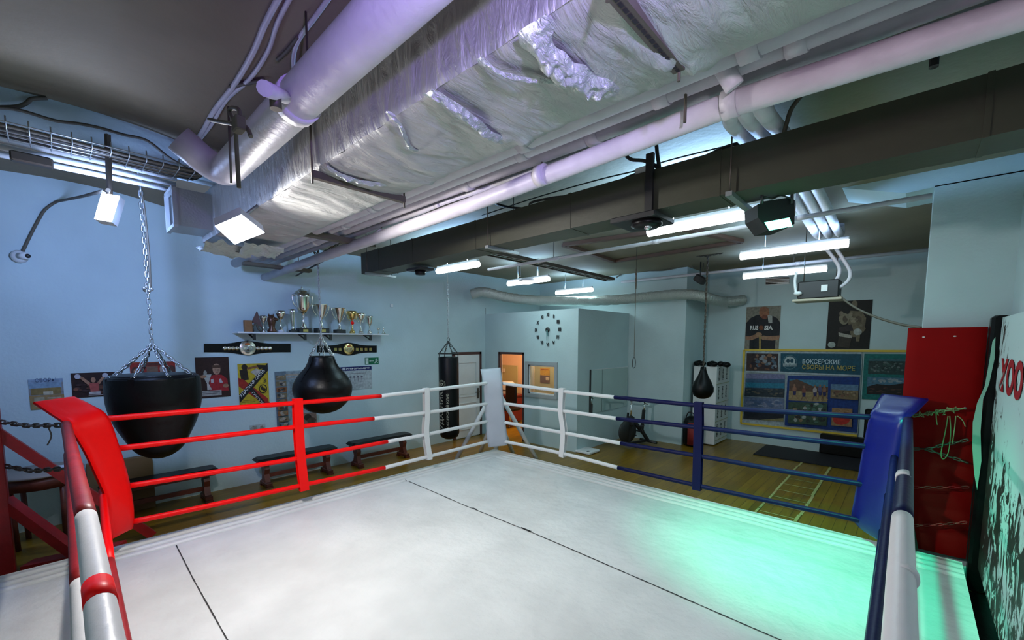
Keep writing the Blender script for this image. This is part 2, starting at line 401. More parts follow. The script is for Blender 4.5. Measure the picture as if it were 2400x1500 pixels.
# ================================================================ boxing ring
ZP = .25
def canvas_z(x, y):
    z = ZP
    for e in (5.40-y, 5.33-x):
        if -.01 <= e < .6:
            wob = .02*noise.noise(V((x*.9, y*.9, 2)))+.008*noise.noise(V((x*3, y*3, 4)))
            oth = (5.33-x) if e == 5.40-y else (5.40-y); fd = max(0, min(1, (oth-.35)/.4))
            for e0, h in ((.12, .036), (.235, .042), (.35, .038)): z += fd*(.010*math.exp(-((e-e0-wob+.045)/.03)**2) - h*1.3*math.exp(-((e-e0-wob)/.013)**2))
    z += .004*noise.noise(V((x*1.3, y*1.3, 5.2)))
    return z
ring = thing('boxing_ring', (2.5, 2.5, 0), 'low boxing ring platform covered in white canvas with dark seams', 'boxing ring')
b = MB(); X0, X1, Y0, Y1 = -.70, 5.33, -.44, 5.40
den = lambda k: k*1.55 if k < .58 else .899+(k-.58)*.2405
b.grid(lambda i, j: (X0+(X1-X0)*den(i), Y0+(Y1-Y0)*den(j), canvas_z(X0+(X1-X0)*den(i), Y0+(Y1-Y0)*den(j))), 260, 260)
for a, c in (((X0, Y0), (X1, Y0)), ((X1, Y0), (X1, Y1)), ((X1, Y1), (X0, Y1)), ((X0, Y1), (X0, Y0))): b.quad((a[0], a[1], ZP+.003), (c[0], c[1], ZP+.003), (c[0], c[1], .0), (a[0], a[1], .0))
b.build('canvas', M_CANVAS, ring)
def seam(pts, w):
    b = MB(); rnd = random.Random(3)
    for (x0, y0), (x1, y1) in zip(pts[:-1], pts[1:]):
        for k in range(24):
            a = V((x0, y0, 0)).lerp(V((x1, y1, 0)), k/24); c = V((x0, y0, 0)).lerp(V((x1, y1, 0)), (k+1)/24); ww = w*rnd.choice((.7, .8, 1, 1, 1.1))
            for q in (a, c): q.z = canvas_z(q.x, q.y)+.0035
            b.quad(a-V((ww, 0, 0)), a+V((ww, 0, 0)), c+V((ww, 0, 0)), c-V((ww, 0, 0)))
    return b
seam([(3.26, 5.1), (3.21, 3.8), (3.20, 2.69), (3.12, .9), (3.09, .2)], .006).build('canvas_seam', M_SEAM, ring)
seam([(.68, 5.05), (.66, 4.2), (.65, 3.14), (.66, 1.5)], .0045).build('canvas_seam', M_SEAM, ring)
# dark slots where the mats part
for y0, y1, ww in ((2.72, 2.86, .009), (3.55, 3.63, .007), (4.05, 4.12, .006)):
    x = 3.205+ (.01 if y0 > 3.4 else 0); z = ZP+.008; b = MB(); b.quad((x-ww, y0, z), (x+ww, y0, z), (x+ww, y1, z), (x-ww, y1, z))
    b.build('seam_slot', mat('slot_black', (.01, .01, .01), .8), ring)
# ropes: px points on the vertical planes of the two far sides
RR = .027
side_l = [[(225, 984), (450, 964), (700, 944), (893, 928), (1000, 915), (1150, 897)],
          [(270, 1052), (500, 1024), (700, 1000), (876, 981), (1000, 967), (1150, 945)],
          [(295, 1140), (500, 1107), (700, 1074), (908, 1035), (1000, 1018), (1150, 986)],
          [(305, 1224), (510, 1181), (705, 1138), (902, 1096), (1004, 1070), (1150, 1033)]]
side_r = [[(1165, 897), (1319, 917), (1440, 931), (1700, 956), (1880, 968), (2060, 979)],
          [(1165, 944), (1319, 963), (1445, 981), (1638, 1002), (1850, 1026), (2060, 1049)],
          [(1165, 987), (1319, 1014), (1455, 1039), (1640, 1069), (1850, 1106), (2060, 1141)],
          [(1165, 1031), (1319, 1063), (1448, 1096), (1640, 1139), (1850, 1184), (2060, 1229)]]
names4 = ('top', 'second', 'third', 'lowest')
def rope(lbl, segs, r=RR, n=12):
    ctr = segs[0][2][0]
    t = thing('ring_rope', ctr, lbl, 'rope', 'covered ropes round the boxing ring')
    for nm, m_, pts in segs: MB().tube(catm(pts, 5), r, n).build(nm, m_, t)
    return t
for k, pts in enumerate(side_l):
    q = [P(*p, 'y', 5.22) for p in pts]
    rope('%s ring rope along the bench side, red sleeve turning white near far corner' % names4[k], [('red_sleeve', M_RED, q[:4]), ('white_sleeve', M_WROPE, q[3:])])
for k, pts in enumerate(side_r):
    q = [P(*p, 'x', 5.20) for p in pts]
    rope('%s ring rope facing the poster board, white sleeve turning navy' % names4[k], [('white_sleeve', M_WROPE, q[:3]), ('navy_sleeve', M_NAVY, q[2:])])
# near sides
near_l = [([(155, 995), (178, 1105), (202, 1212)], 1.53, [(202, 1212), (225, 1350), (250, 1510)], 'top'),
          ([(160, 1065), (174, 1200), (187, 1370)], 1.17, [(187, 1370), (197, 1510)], 'second')]
for a, z, c, nm in near_l:
    A = [P(*p, 'z', z) for p in a]; B_ = [P(*p, 'z', z) for p in c]; d = (B_[-1]-B_[0]).normalized(); B_.append(B_[-1]+d*1.2)
    t = rope('%s near ring rope on the left, red then glossy white towards the viewer' % nm, [('red_sleeve', M_REDP, A), ('white_sleeve', M_WROPE, B_)], .031, 18)
    if nm == 'top':
        pass
        p0 = P(229, 1372, 'z', z); p1 = P(237, 1418, 'z', z); MB().tube([p0, p1], .0325, 18).build('red_tape_band', M_RED, t)
A = [P(240, 1150, 'z', .86), P(256, 1315, 'z', .86)]; B_ = [P(256, 1315, 'z', .86), P(290, 1500, 'z', .86), P(330, 1720, 'z', .86)]
rope('third near ring rope on the left, all dull red', [('red_sleeve', M_RED, A), ('dull_red_sleeve', M_REDP, B_)], .026)
A = [(.10, 5.05, .5), (.08, 2.6, .48), (.0, 1.0, .46)]; rope('lowest near ring rope on the left under the others', [('red_sleeve', M_REDP, [V(p) for p in A])], .026)
near_r = [([(2128, 985), (2122, 1100), (2115, 1215)], 1.53, [(2115, 1215), (2112, 1350), (2109, 1510)], 'top', .031)]
for a, z, c, nm, r_ in near_r:
    A = [P(*p, 'z', z) for p in a]; B_ = [P(*p, 'z', z) for p in c]; d = (B_[-1]-B_[0]).normalized(); B_.append(B_[-1]+d*1.0)
    t = rope('top near ring rope on the right, navy then white with wrapped tape', [('navy_sleeve', M_NAVY, A), ('white_sleeve', M_WROPE, B_)], r_, 18)
    pass
    for y in (1115, 1345): MB().tube([P(2119, y, 'z', z), P(2119, y+11, 'z', z)], r_+.0015, 18).build('tape_band', M_WROPE, t)
for nm, z, y0, y1 in (('second', 1.17, .05, .03), ('third', .82, .07, .04), ('lowest', .48, .09, .06)):
    rope('%s near ring rope on the right, plain navy' % nm, [('navy_sleeve', M_NAVY, [V((5.0, y0, z)), V((3.0, (y0+y1)/2-.005, z-.01)), V((1.2, y1, z))])], .026)
# webbing straps that hold the ropes apart
def strap(px, ys, ax, v, w, m_, lbl):
    b = MB(); pts = [P(x, y, ax, v) for x, y in zip(px, ys)]; u = V((1, 0, 0)) if ax == 'y' else V((0, 1, 0)); n = V((0, -1, 0)) if ax == 'y' else V((-1, 0, 0))
    for s_ in (-.032, .032):
        c = catm(pts, 5)
        for i in range(len(c)-1):
            b.prism([c[i]-u*w/2+n*s_, c[i]+u*w/2+n*s_, c[i+1]+u*w/2+n*s_, c[i+1]-u*w/2+n*s_], n*.004)
    for e, g in ((c[0], .03), (c[-1], -.03)): b.prism([e-u*w/2-n*.032, e+u*w/2-n*.032, e+u*w/2+n*.036, e-u*w/2+n*.036], ZZ*g)
    t = tag(b.build('rope_strap', m_), lbl, 'strap', 'straps holding the ring ropes apart'); return t
strap((697, 699, 704, 712), (940, 1000, 1075, 1143), 'y', 5.22, .10, M_RED, 'red webbing strap across the four bench side ropes')
strap((998, 999, 997, 1005), (914, 967, 1018, 1072), 'y', 5.22, .085, M_WROPE, 'white webbing strap left of the white corner pad')
strap((1318, 1316, 1322, 1318), (914, 962, 1014, 1066), 'x', 5.20, .085, M_WROPE, 'white webbing strap right of the white corner pad')
strap((1638, 1638, 1636, 1634), (948, 1003, 1069, 1142), 'x', 5.20, .095, M_NAVY, 'navy webbing strap on the poster board side ropes')

def pad(cols, m_, lbl, thick, name='corner_pad', back=None):
    """cols: rows of (left, right) points down the pad"""
    b = MB(); L_ = [r[0] for r in cols]; R_ = [r[1] for r in cols]; L_ = catm(L_, 5); R_ = catm(R_, 5); N = len(L_); 
    def pt(i, j, off):
        p = L_[i].lerp(R_[i], j); t = (L_[min(i+1, N-1)]-L_[max(i-1, 0)]).normalized(); u = (R_[i]-L_[i]).normalized(); n = u.cross(t).normalized()
        e = 1-abs(2*j-1)**6; e2 = 1-max(0, 1-min(i, N-1-i)/1.2)**2
        return p + n*(off*thick*(.35+.65*e*e2))
    for sgn in (1, -1):
        base = len(b.v)
        for i in range(N):
            for k in range(9): b.v.append(pt(i, k/8, sgn*.5))
        for i in range(N-1):
            for k in range(8): a = base+i*9+k; b.face((a, a+1, a+10, a+9), True)
    H = N*9
    for i in range(N-1):
        for k in (0, 8): a = i*9+k; b.face((a, a+9, a+9+H, a+H), True)
    for k in range(8):
        for r0 in (0, (N-1)*9): b.face((r0+k, r0+k+1, r0+k+1+H, r0+k+H), True)
    return tag(b.build(name, m_), lbl, 'corner pad')
# red corner
C1 = V((.22, 5.02, 0)); n1 = V((1, -1, 0)).normalized()
def R1(px, py, off=0): return PP(px, py, C1+n1*off, n1)
pad([(R1(78, 944, -.34), R1(173, 931, -.30)), (R1(120, 972, -.18), R1(212, 950, -.16)), (R1(158, 1000, -.02), R1(251, 977, -.02)), (R1(195, 1055), R1(279, 1050)), (R1(222, 1112), R1(300, 1122)), (R1(248, 1172, .02), R1(311, 1185, .02)), (R1(254, 1215), R1(312, 1222)), (R1(262, 1262, -.05), R1(309, 1238, -.05))],
    M_RED, 'bright red padded corner cushion with folded top, left ring corner', .055)
C2 = V((5.05, .10, 0)); n2 = V((-1, 1, 0)).normalized()
def R2(px, py, off=0): return PP(px, py, C2+n2*off, n2)
pad([(R2(2068, 924, -.30), R2(2176, 936, -.32)), (R2(2052, 950, -.14), R2(2150, 962, -.16)), (R2(2040, 976, -.01), R2(2123, 988, -.02)), (R2(2026, 1040), R2(2108, 1048)), (R2(2014, 1110), R2(2096, 1125)), (R2(2004, 1170), R2(2082, 1195)), (R2(1998, 1213), R2(2076, 1245)), (R2(2020, 1236, -.04), R2(2071, 1270, -.05))],
    M_BLUE, 'blue padded corner cushion with folded top, right ring corner', .055)
C3 = V((5.10, 5.10, 0)); n3 = V((-1, -1, 0)).normalized()
def R3(px, py, off=0): return PP(px, py, C3+n3*off, n3)
pad([(R3(1126, 866, -.12), R3(1173, 862, -.12)), (R3(1132, 897), R3(1177, 895)), (R3(1135, 940), R3(1180, 940)), (R3(1138, 985), R3(1184, 985)), (R3(1142, 1032), R3(1189, 1027)), (R3(1145, 1048, -.03), R3(1188, 1043, -.03))],
    M_WVIN, 'white padded corner cushion at the far ring corner', .05)
# white corner frame: post and four braces
t = thing('ring_corner_post', (5.52, 5.56, 0), 'white steel corner post with four braces behind white pad', 'post')
MB().tube([(5.52, 5.56, 0), (5.52, 5.56, 1.52)], .045, 14).build('post', M_WHITE, t)
for (x, y), z in (((4.97, 6.05), 1.35), ((6.02, 4.99), 1.35), ((5.62, 6.10), .9), ((6.05, 5.62), .9)):
    MB().tube([(5.52, 5.56, z), (x, y, .01)], .038, 12).build('brace', M_WHITE, t)
MB().box((5.52, 5.56, .01), (.2, .2, .02)).build('base_plate', M_WHITE, t)
for z in (1.48, 1.14, .8, .46): MB().chain([(5.52, 5.56, z), (5.3, 5.3, z)], .05, .005).build('turnbuckle_chain', M_STEEL, t)
# red corner frame
t = thing('ring_corner_post', (-.46, 6.05, 0), 'red steel corner post with diagonal braces at left edge', 'post')
MB().bb((-.56, 5.97, 0), (-.37, 6.13, 1.58), .006).build('post', M_REDP, t)
MB().bar((-.40, 6.05, 1.36), (.62, 6.10, .03), .10, .085).build('brace', M_REDP, t)
MB().bar((-.40, 6.05, .72), (.10, 5.72, .05), .10, .085).build('brace', M_REDP, t)
MB().bar((-.30, 6.02, .06), (.34, 5.62, .16), .16, .06).build('foot_plate', M_REDP, t)
for z0, z1, tt in ((1.46, 1.47, 1), (1.05, 1.09, 0)):
    c = thing('tension_chain', (-.37, 6.0, z0), 'rusty %s chain tying red pad to the red post' % ('upper' if tt else 'lower'), 'chain', 'chains of the ring corners')
    MB().chain([(-.37, 6.0, z0), (-.2, 5.7, z0-.02), (.0, 5.3, z1)], .085, .009, n=5).build('links', M_DARKST, c)
    if tt: MB().tube(catm([(-.08, 5.45, z0), (-.06, 5.43, z0-.09), (-.09, 5.42, z0-.17)], 4), .006, 6).build('cord_end', M_CABLE, c)
# blue corner frame (behind the pad)
t = thing('ring_corner_post', (5.22, .02, 0), 'navy steel post hidden behind blue corner pad', 'post')
MB().tube([(5.22, .02, 0), (5.22, .02, 1.5)], .04, 12).build('post', M_NAVY, t)
MB().bar((5.22, .02, 1.0), (5.33, -.12, .27), .06, .06).build('brace', M_BLKM, t)
# ================================================================ lamps
M_TUBE = mat('lit_diffuser', (.9, .9, .9), .5, emit=(.86, .95, 1.0), estr=9.0)
M_TUBEH = mat('lamp_housing', (.7, .74, .78), .5)
def tube_lamp(px0, px1, z, lbl, e=1.0, up=1.0):
    a = P(*px0, 'z', z); c = P(*px1, 'z', z); xx = (a.x+c.x)/2; a.x = c.x = xx; a.z = c.z = z
    mid = (a+c)/2; t = thing('tube_light', mid+V((0, 0, .05)), lbl, 'ceiling light', 'fluorescent ceiling lights of the far room')
    b = MB(); b.box(mid+V((0, 0, .055)), (.05, (a-c).length+.02, .04), None, .008)
    for s_ in (.28, -.28): pass
    b.build('housing', M_TUBEH, t)
    b = MB(); n = 10; pts = [a, a.lerp(c, .01), a.lerp(c, .5), a.lerp(c, .99), c]
    b.tube([a+V((0, 0, .0)), c+V((0, 0, 0))], .052, 14, r2=.044); b.build('diffuser', M_TUBE, t)
    for k in (.25, .75):
        p = a.lerp(c, k); MB().tube([p+V((0, 0, .07)), V((p.x, p.y, zc(p.x)))], .004, 5).build('hanger_wire', M_STEEL, t)
    lamp('AREA', 'tube_glow', t, mid+V((0, 0, -.05)), L['tube']*e, WHITE, .08, (a-c).length, (0, 0, -1)).rotation_euler = (0, 0, 0)
    lamp('AREA', 'tube_uplight', t, mid+V((0, 0, .085)), L['up']*up, (.28, .56, 1), .10, (a-c).length).rotation_euler = (PI, 0, 0)
    return t
tube_lamp((1520, 545), (1782, 497), 3.32, 'bright tube light hanging just behind the long grey duct', e=1.3, up=15.0)
tube_lamp((1733, 600), (1990, 572), 3.32, 'clear tube light in second row, above the hanging black unit')
tube_lamp((1742, 648), (1938, 630), 3.32, 'tube light nearest the back wall, left of the two posters')
tube_lamp((1020, 635), (1127, 620), 3.32, 'tube light above the long slim punching bag', e=1.3, up=8.0)
tube_lamp((1182, 664), (1295, 655), 3.32, 'tube light partly behind the round dome lamp')
tube_lamp((1297, 686), (1395, 680), 3.32, 'tube light just above the middle of the foil hose')
# lamps behind the viewer (unseen fittings, inferred from the light on pillar and mural)
def plain_lamp(a, c, lbl, e):
    a = V(a); c = V(c); mid = (a+c)/2; t = thing('tube_light', mid+V((0, 0, .05)), lbl, 'ceiling light')
    MB().box(mid+V((0, 0, .05)), (abs(a.x-c.x)+.4, abs(a.y-c.y)+.3, .05)).build('housing', M_TUBEH, t)  # housing widened, out of view, to block light from the ceiling
    MB().tube([a, c], .04, 10).build('diffuser', M_TUBE, t)
    lamp('AREA', 'tube_glow', t, mid+V((0, 0, -.05)), e, WHITE, max(.08, abs(a.x-c.x)), max(.08, abs(a.y-c.y))).rotation_euler = (0, 0, 0)
plain_lamp((-1.5, .1, 3.1), (-1.5, 1.3, 3.1), 'tube light behind the viewer over near ring side', L['rear'])
# dome lamp on two curved cables
dm = P(1237, 660, 'z', 3.3)
t = thing('dome_light', dm, 'round glowing dome lamp hung from curved brown cables', 'ceiling light')
MB().lathe([(.0, -.045), (.09, -.035), (.14, -.005), (.15, .01)], dm, n=24).build('diffuser', mat('warm_diffuser', (.9, .9, .8), .5, emit=(1, .95, .78), estr=6.0), t)
MB().lathe([(.16, .0), (.165, .02), (.10, .06), (.03, .075), (.0, .075)], dm, n=24).build('lamp_shade', M_TUBEH, t)
for pts in ([(1219, 648), (1219, 618), (1232, 606), (1243, 598), (1240, 560)], [(1260, 648), (1259, 620), (1250, 602), (1243, 595), (1241, 560)]):
    q = [P(x, y, 'z', 3.3 + (.0 if i == 0 else .0)) for i, (x, y) in enumerate(pts)]
    q = [PP(x, y, dm, FW) for x, y in pts]; MB().tube(catm(q, 5), .016, 8).build('cable', M_CABLE, t)
lamp('POINT', 'dome_glow', t, dm+V((0, 0, -.15)), L['dome'], (1, .96, .85), .1)
# box lamp at the left, on a pole
lb = P(247, 484, 'y', 4.70)
t = thing('panel_light', lb, 'white rectangular lamp hanging from pole near left wall', 'ceiling light')
q = [P(238, 453, 'y', 4.75), P(280, 459, 'y', 4.65), P(261, 520, 'y', 4.58), P(221, 513, 'y', 4.68)]
nn = (q[1]-q[0]).cross(q[3]-q[0]).normalized(); nn = -nn if nn.dot(CAM-lb) < 0 else nn
b = MB(); b.prism([x-nn*.06 for x in q], nn*.055); b.build('housing', M_TUBEH, t)
b = MB(); b.poly([x+nn*.001 for x in q]); b.build('diffuser', mat('panel_diffuser', (.9, .9, .9), .5, emit=(.93, .97, 1), estr=16.0), t)
MB().bar(q[0].lerp(q[1], .45), P(252, 315, 'y', 4.68), .028, .028).build('pole', M_DARKST, t)
MB().tube(catm([P(254, 445, 'y', 4.68), P(225, 452, 'y', 5.4), P(190, 461, 'y', 6.4), P(150, 469, 'y', 7.1), P(130, 474, 'y', 7.31), P(105, 492, 'y', 7.315), P(90, 516, 'y', 7.315), P(72, 550, 'y', 7.315), P(52, 592, 'y', 7.31)], 3), .014, 8).build('cable', M_CABLE, t)
lamp('AREA', 'panel_glow', t, lb+nn*.03, L['box']*.14, BLUE, .2, .25, nn)
lamp('AREA', 'panel_back', t, lb+V((0, .10, -.0)), L['box']*1.1, BLUE, .2, .25, (.25, 1, -.22)); lamp('POINT', 'panel_spill', t, lb+V((-.02, -.22, -.02)), L['box']*.15, BLUE, .06)
# flood lamp under the foil duct: the brightest light in the room
fl = P(557, 535, 'z', 2.98)
t = thing('flood_light', fl, 'dazzling square flood lamp under foil covered duct', 'flood light')
dn = (CAM-fl).normalized()*.55 + V((.15, -.1, -1)).normalized()*.8; dn.normalize()
q = [PP(x, y, fl, dn) for x, y in ((504, 530), (566, 503), (620, 545), (550, 572))]  # lens outline drawn oversize to take in the lamp's glare
b = MB(); b.prism([x-dn*.07 for x in q], dn*.068); b.build('housing', M_TUBEH, t)
b = MB(); b.poly([x+dn*.002 for x in q]); b.build('lens', mat('flood_glare_lens', (1, 1, 1), .4, emit=(1, .97, 1), estr=60.0), t)
MB().tube([fl-dn*.06, fl+V((.14, 0, .19))], .012, 6).build('bracket', M_STEEL, t)
lamp('AREA', 'flood_beam', t, fl+dn*.02, L['flood'], (1.0, .97, .94), .16, None, (.62, -.42, -1))
lamp('POINT', 'flood_spill', t, fl+dn*.22+V((0, 0, -.12)), 3.5, (.62, .66, 1.0), .06)
# green stage lamp
gl = P(1820, 505, 'z', 3.02)
t = thing('stage_light', gl, 'black stage lamp with glowing green lens below grey duct', 'stage light')
gd = (P(1850, 1270, 'z', .25)-gl); gd = V((gd.x*1.0, gd.y, gd.z)).normalized()
gq = [PP(x, y, P(1822, 524, 'z', 2.93), (CAM-gl)*.6+V((0, 0, -1))) for x, y in ((1792, 521), (1850, 510), (1857, 530), (1803, 540))]
hb = [PP(x, y, gl+V((.02, 0, .03)), fw0) for x, y in ((1775, 480), (1790, 472), (1855, 462), (1863, 470), (1862, 525), (1840, 537), (1800, 540), (1777, 510))]
b = MB(); b.prism([p for p in hb], fw0*.16); b.build('housing', M_BLKM, t)
b = MB(); gn = (gq[1]-gq[0]).cross(gq[3]-gq[0]).normalized(); gn = -gn if gn.dot(CAM-gl) < 0 else gn
sh = (CAM-gl).normalized()*.03
b.poly([p+sh for p in gq]); b.build('lens', mat('green_lens', (.2, 1, .7), .4, emit=(.12, 1, .62), estr=9.0), t)
cq = sum(gq, V())/4+sh*1.15; b = MB(); b.poly([cq+(p+sh-cq)*.72+sh*.05 for p in gq]); b.build('lens_core', mat('green_lens_core', (.8, 1, .95), .4, emit=(.8, 1, .95), estr=14.0), t)
MB().tube(catm([PP(x, y, gl, fw0) for x, y in ((1783, 478), (1790, 462), (1810, 466), (1830, 458), (1855, 466))], 4), .006, 6).build('cable', M_BCABLE, t)
for x in (1786, 1856): MB().tube([PP(x, 478, gl, fw0), PP(x, 440, gl, fw0)], .01, 6).build('bracket', M_BLKM, t)
lamp('SPOT', 'green_beam', t, gl+V((0, 0, -.16)), L['green']*6, (.05, 1, .55), .05, dirv=(P(1930, 1290, 'z', .25)-gl), spot=76, blend=1.0)
# purple stage lamp above and behind the viewer, aimed up at the foil duct
pl = V((.15, -.35, 2.75))
t = thing('stage_light', pl, 'purple stage lamp above the viewer aimed at foil duct', 'stage light')
MB().box(pl-V((.08, .02, 0)), (.16, .16, .18), None, .02).build('housing', M_BLKM, t)
MB().tube([pl+V((-.08, 0, .09)), pl+V((-.08, 0, 1.0))], .012, 6).build('bracket', M_BLKM, t)
lamp('SPOT', 'foil_fill_beam', t, pl+V((.05, .0, -.02)), L['white'], (.86, 1.0, .97), .05, dirv=P(1300, 120, 'z', 3.15)-pl, spot=58, blend=1.0)  # extra white spot added to brighten the near foil
lamp('SPOT', 'purple_beam', t, pl+V((.03, .0, .02)), L['purple'], (.25, .12, 1.0), .04, dirv=P(1130, 30, 'x', 1.07)-pl, spot=62, blend=1.0)
lamp('SPOT', 'pink_beam', t, pl+V((.04, .04, .0)), L['pink'], (1.0, .60, .95), .05, dirv=(1.0, .80, .42), spot=100, blend=.9)
# lime status lamp by the tray
p = P(235, 330, 'y', 5.2); t = thing('wall_spotlight', p, 'small white spotlight with lime green lens by the cable tray', 'spotlight')
MB().lathe([(.02, 0), (.045, .02), (.05, .09), (.03, .12)], p, (.2, .4, .6), 14).build('housing', M_WHITE, t)
MB().lathe([(.0, -.004), (.04, -.004), (.045, .002)], p, (.2, .4, .6), 14).build('lens', mat('lime_lens', (.3, 1, .1), .4, emit=(.3, 1, .05), estr=1.5), t)
MB().lathe([(.0, 0), (.05, .01), (.055, .05), (.02, .09)], P(220, 350, 'y', 5.15), (0, 0, 1), 14).build('cap', mat('grey_plastic', (.12, .16, .22), .5), t)

# ================================================================ ducts
FX0, FX1, FZ0, FZ1 = 1.07, 1.65, 3.15, 3.60
ridges = ((.62, .045, .035), (1.45, .03, .03), (2.20, .02, .03))
def foil(i, j):
    y = -.58 + 5.73*i; a = j*4; k = int(min(a, 3.9999)); f = a-k
    cx = [(FX0, FZ0), (FX1, FZ0), (FX1, FZ1), (FX0, FZ1), (FX0, FZ0)]; x = cx[k][0]*(1-f)+cx[k+1][0]*f; z = cx[k][1]*(1-f)+cx[k+1][1]*f
    r = .05   # rounded corners
    mx, mz = (FX0+FX1)/2, (FZ0+FZ1)/2; e = (abs(x-mx)/((FX1-FX0)/2))**16*(abs(z-mz)/((FZ1-FZ0)/2))**16
    x -= (x-mx)*e*.03; z -= (z-mz)*e*.03
    w_ = noise.noise(V((x*5+y*1.5, y*11-x*3, z*5)))*.010 + noise.noise(V((x*2, y*2.2, z*3)))*.02
    if y < 2.6 and k == 0:
        w_ -= .022*math.sin(f*PI)*(1+.6*math.sin(y*3.1))
        w_ += (.010 if y > .62 else .004)*noise.noise(V((x*2.0-y*.8, y*26+x*14, 3)))*math.sin(f*PI)**.5
        for yy, h, wd in ridges: w_ -= h*math.exp(-((y-yy-.07*math.sin(f*4))/wd)**2)*(.5+.5*noise.noise(V((x*30, y*20, 1))))*(.4+.6*f)
    if k == 0: z += w_
    elif k == 2: z -= w_
    elif k == 1: x += w_*.6
    else: x -= w_*.6
    return (x, y, z)
t = thing('foil_duct', (1.36, 1.6, 3.15), 'large ceiling duct wrapped in wrinkled silver foil', 'duct')
b = MB(); b.grid(foil, 330, 72); b.build('foil_wrap', M_FOIL, t)
def fold(p0, p1, w_, h_, s_):
    b = MB()
    def fn(i, j):
        p = p0.lerp(p1, i); e = math.sin(j*PI)*(math.sin(i*PI)**.5 if 0 < i < 1 else 0)
        return (p.x+.012*noise.noise(V((i*9, j, s_))), p.y+(j-.5)*w_*(1+.5*noise.noise(V((i*7, 0, s_))))+.03*math.sin(i*5+s_), FZ0-.012-h_*e*(.7+.6*noise.noise(V((i*16, j*4, s_))))-.022*math.sin(i*PI))
    b.grid(fn, 60, 10); return b
for k, (p0, p1, w_, h_) in enumerate((((1245, 45), (1425, 222), .11, .06), ((1000, 208), (1200, 322), .06, .035), ((768, 383), (912, 432), .05, .025), ((905, 258), (985, 345), .03, .015), ((1130, 120), (1330, 200), .03, .012))):
    fold(P(*p0, 'z', FZ0), P(*p1, 'z', FZ0), w_, h_, k*3.3).build('foil_fold', M_FLEX, t)
b = MB()
for y in (5.15,): b.quad((FX0, y, FZ0), (FX1, y, FZ0), (FX1, y, FZ1), (FX0, y, FZ1))
b.build('end_panel', M_STEEL, t)
# branch with open end facing left
b = MB(); a0 = P(402, 422, 'y', 4.75); y0, y1, x0, x1, z0, z1 = 4.75, 5.10, a0.x+.01, 1.08, 3.20, 3.52
for q in (((x0, y0, z0), (x1, y0, z0), (x1, y0, z1), (x0, y0, z1)), ((x0, y1, z0), (x1, y1, z0), (x1, y1, z1), (x0, y1, z1)), ((x0, y0, z0), (x1, y0, z0), (x1, y1, z0), (x0, y1, z0)), ((x0, y0, z1), (x1, y0, z1), (x1, y1, z1), (x0, y1, z1))): b.quad(*q)
b.build('branch_box', M_STEEL, t)
b = MB()
for p, q in (((y0, z0), (y1, z0)), ((y1, z0), (y1, z1)), ((y1, z1), (y0, z1)), ((y0, z1), (y0, z0))): b.bar((x0, p[0], p[1]), (x0, q[0], q[1]), .03, .03, (1, 0, 0))
b.build('flange', M_STEEL, t)
# torn foil sheets hanging at the far end
def flap(x, y, w_, h_, s_):
    b = MB(); b.grid(lambda i, j: (x+w_*(i-.5)+.03*noise.noise(V((i*3, j*3, s_))), y+h_*(j-.5), 3.09-.06*math.sin(j*PI)+.05*noise.noise(V((i*5, j*5, s_+3)))), 16, 16); return b
flap(1.20, 4.90, .40, .42, 1).build('torn_foil', M_FLEX, t); flap(1.42, 4.7, .34, .4, 5).build('torn_foil', M_FLEX, t)
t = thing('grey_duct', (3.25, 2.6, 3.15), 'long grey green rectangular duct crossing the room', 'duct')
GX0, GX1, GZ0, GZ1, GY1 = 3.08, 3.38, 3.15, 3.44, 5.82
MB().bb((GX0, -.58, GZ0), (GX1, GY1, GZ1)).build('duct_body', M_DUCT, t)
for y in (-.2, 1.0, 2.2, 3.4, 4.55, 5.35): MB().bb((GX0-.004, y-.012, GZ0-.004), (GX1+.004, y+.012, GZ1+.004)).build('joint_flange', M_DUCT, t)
for px, y in ((1705, 447), (1137, 575), (868, 640)):
    q = P(px, y, 'z', 3.145); yy = q.y
    MB().bb((GX0-.05, yy-.02, GZ0-.03), (GX1+.12, yy+.02, GZ0-.001)).build('support_rail', M_STEEL, t)
    for xx in (GX0-.03, GX1+.05): MB().tube([(xx, yy, GZ0-.03), (xx, yy, zc(xx))], .005, 6).build('support_rod', M_DARKST, t)
# flexible foil hose along the back
pts = [P(px, py, 'x', x) for px, py, x in ((1106, 690, 6.35), (1132, 684, 6.5), (1180, 695, 6.9), (1240, 703, 7.3), (1340, 706, 7.9), (1440, 703, 8.35), (1520, 696, 8.65), (1590, 690, 8.80), (1640, 693, 8.95), (1670, 702, 9.3), (1700, 707, 9.8), (1742, 703, 10.2))]
c = catm(pts, 12); b = MB(); b.tube(c, [.105+.007*math.sin(i*2.1) for i in range(len(c))], 18)
t = tag(b.build('flexible_hose', M_FLEX), 'long flexible crinkled foil hose sagging across back of room', 'air hose')
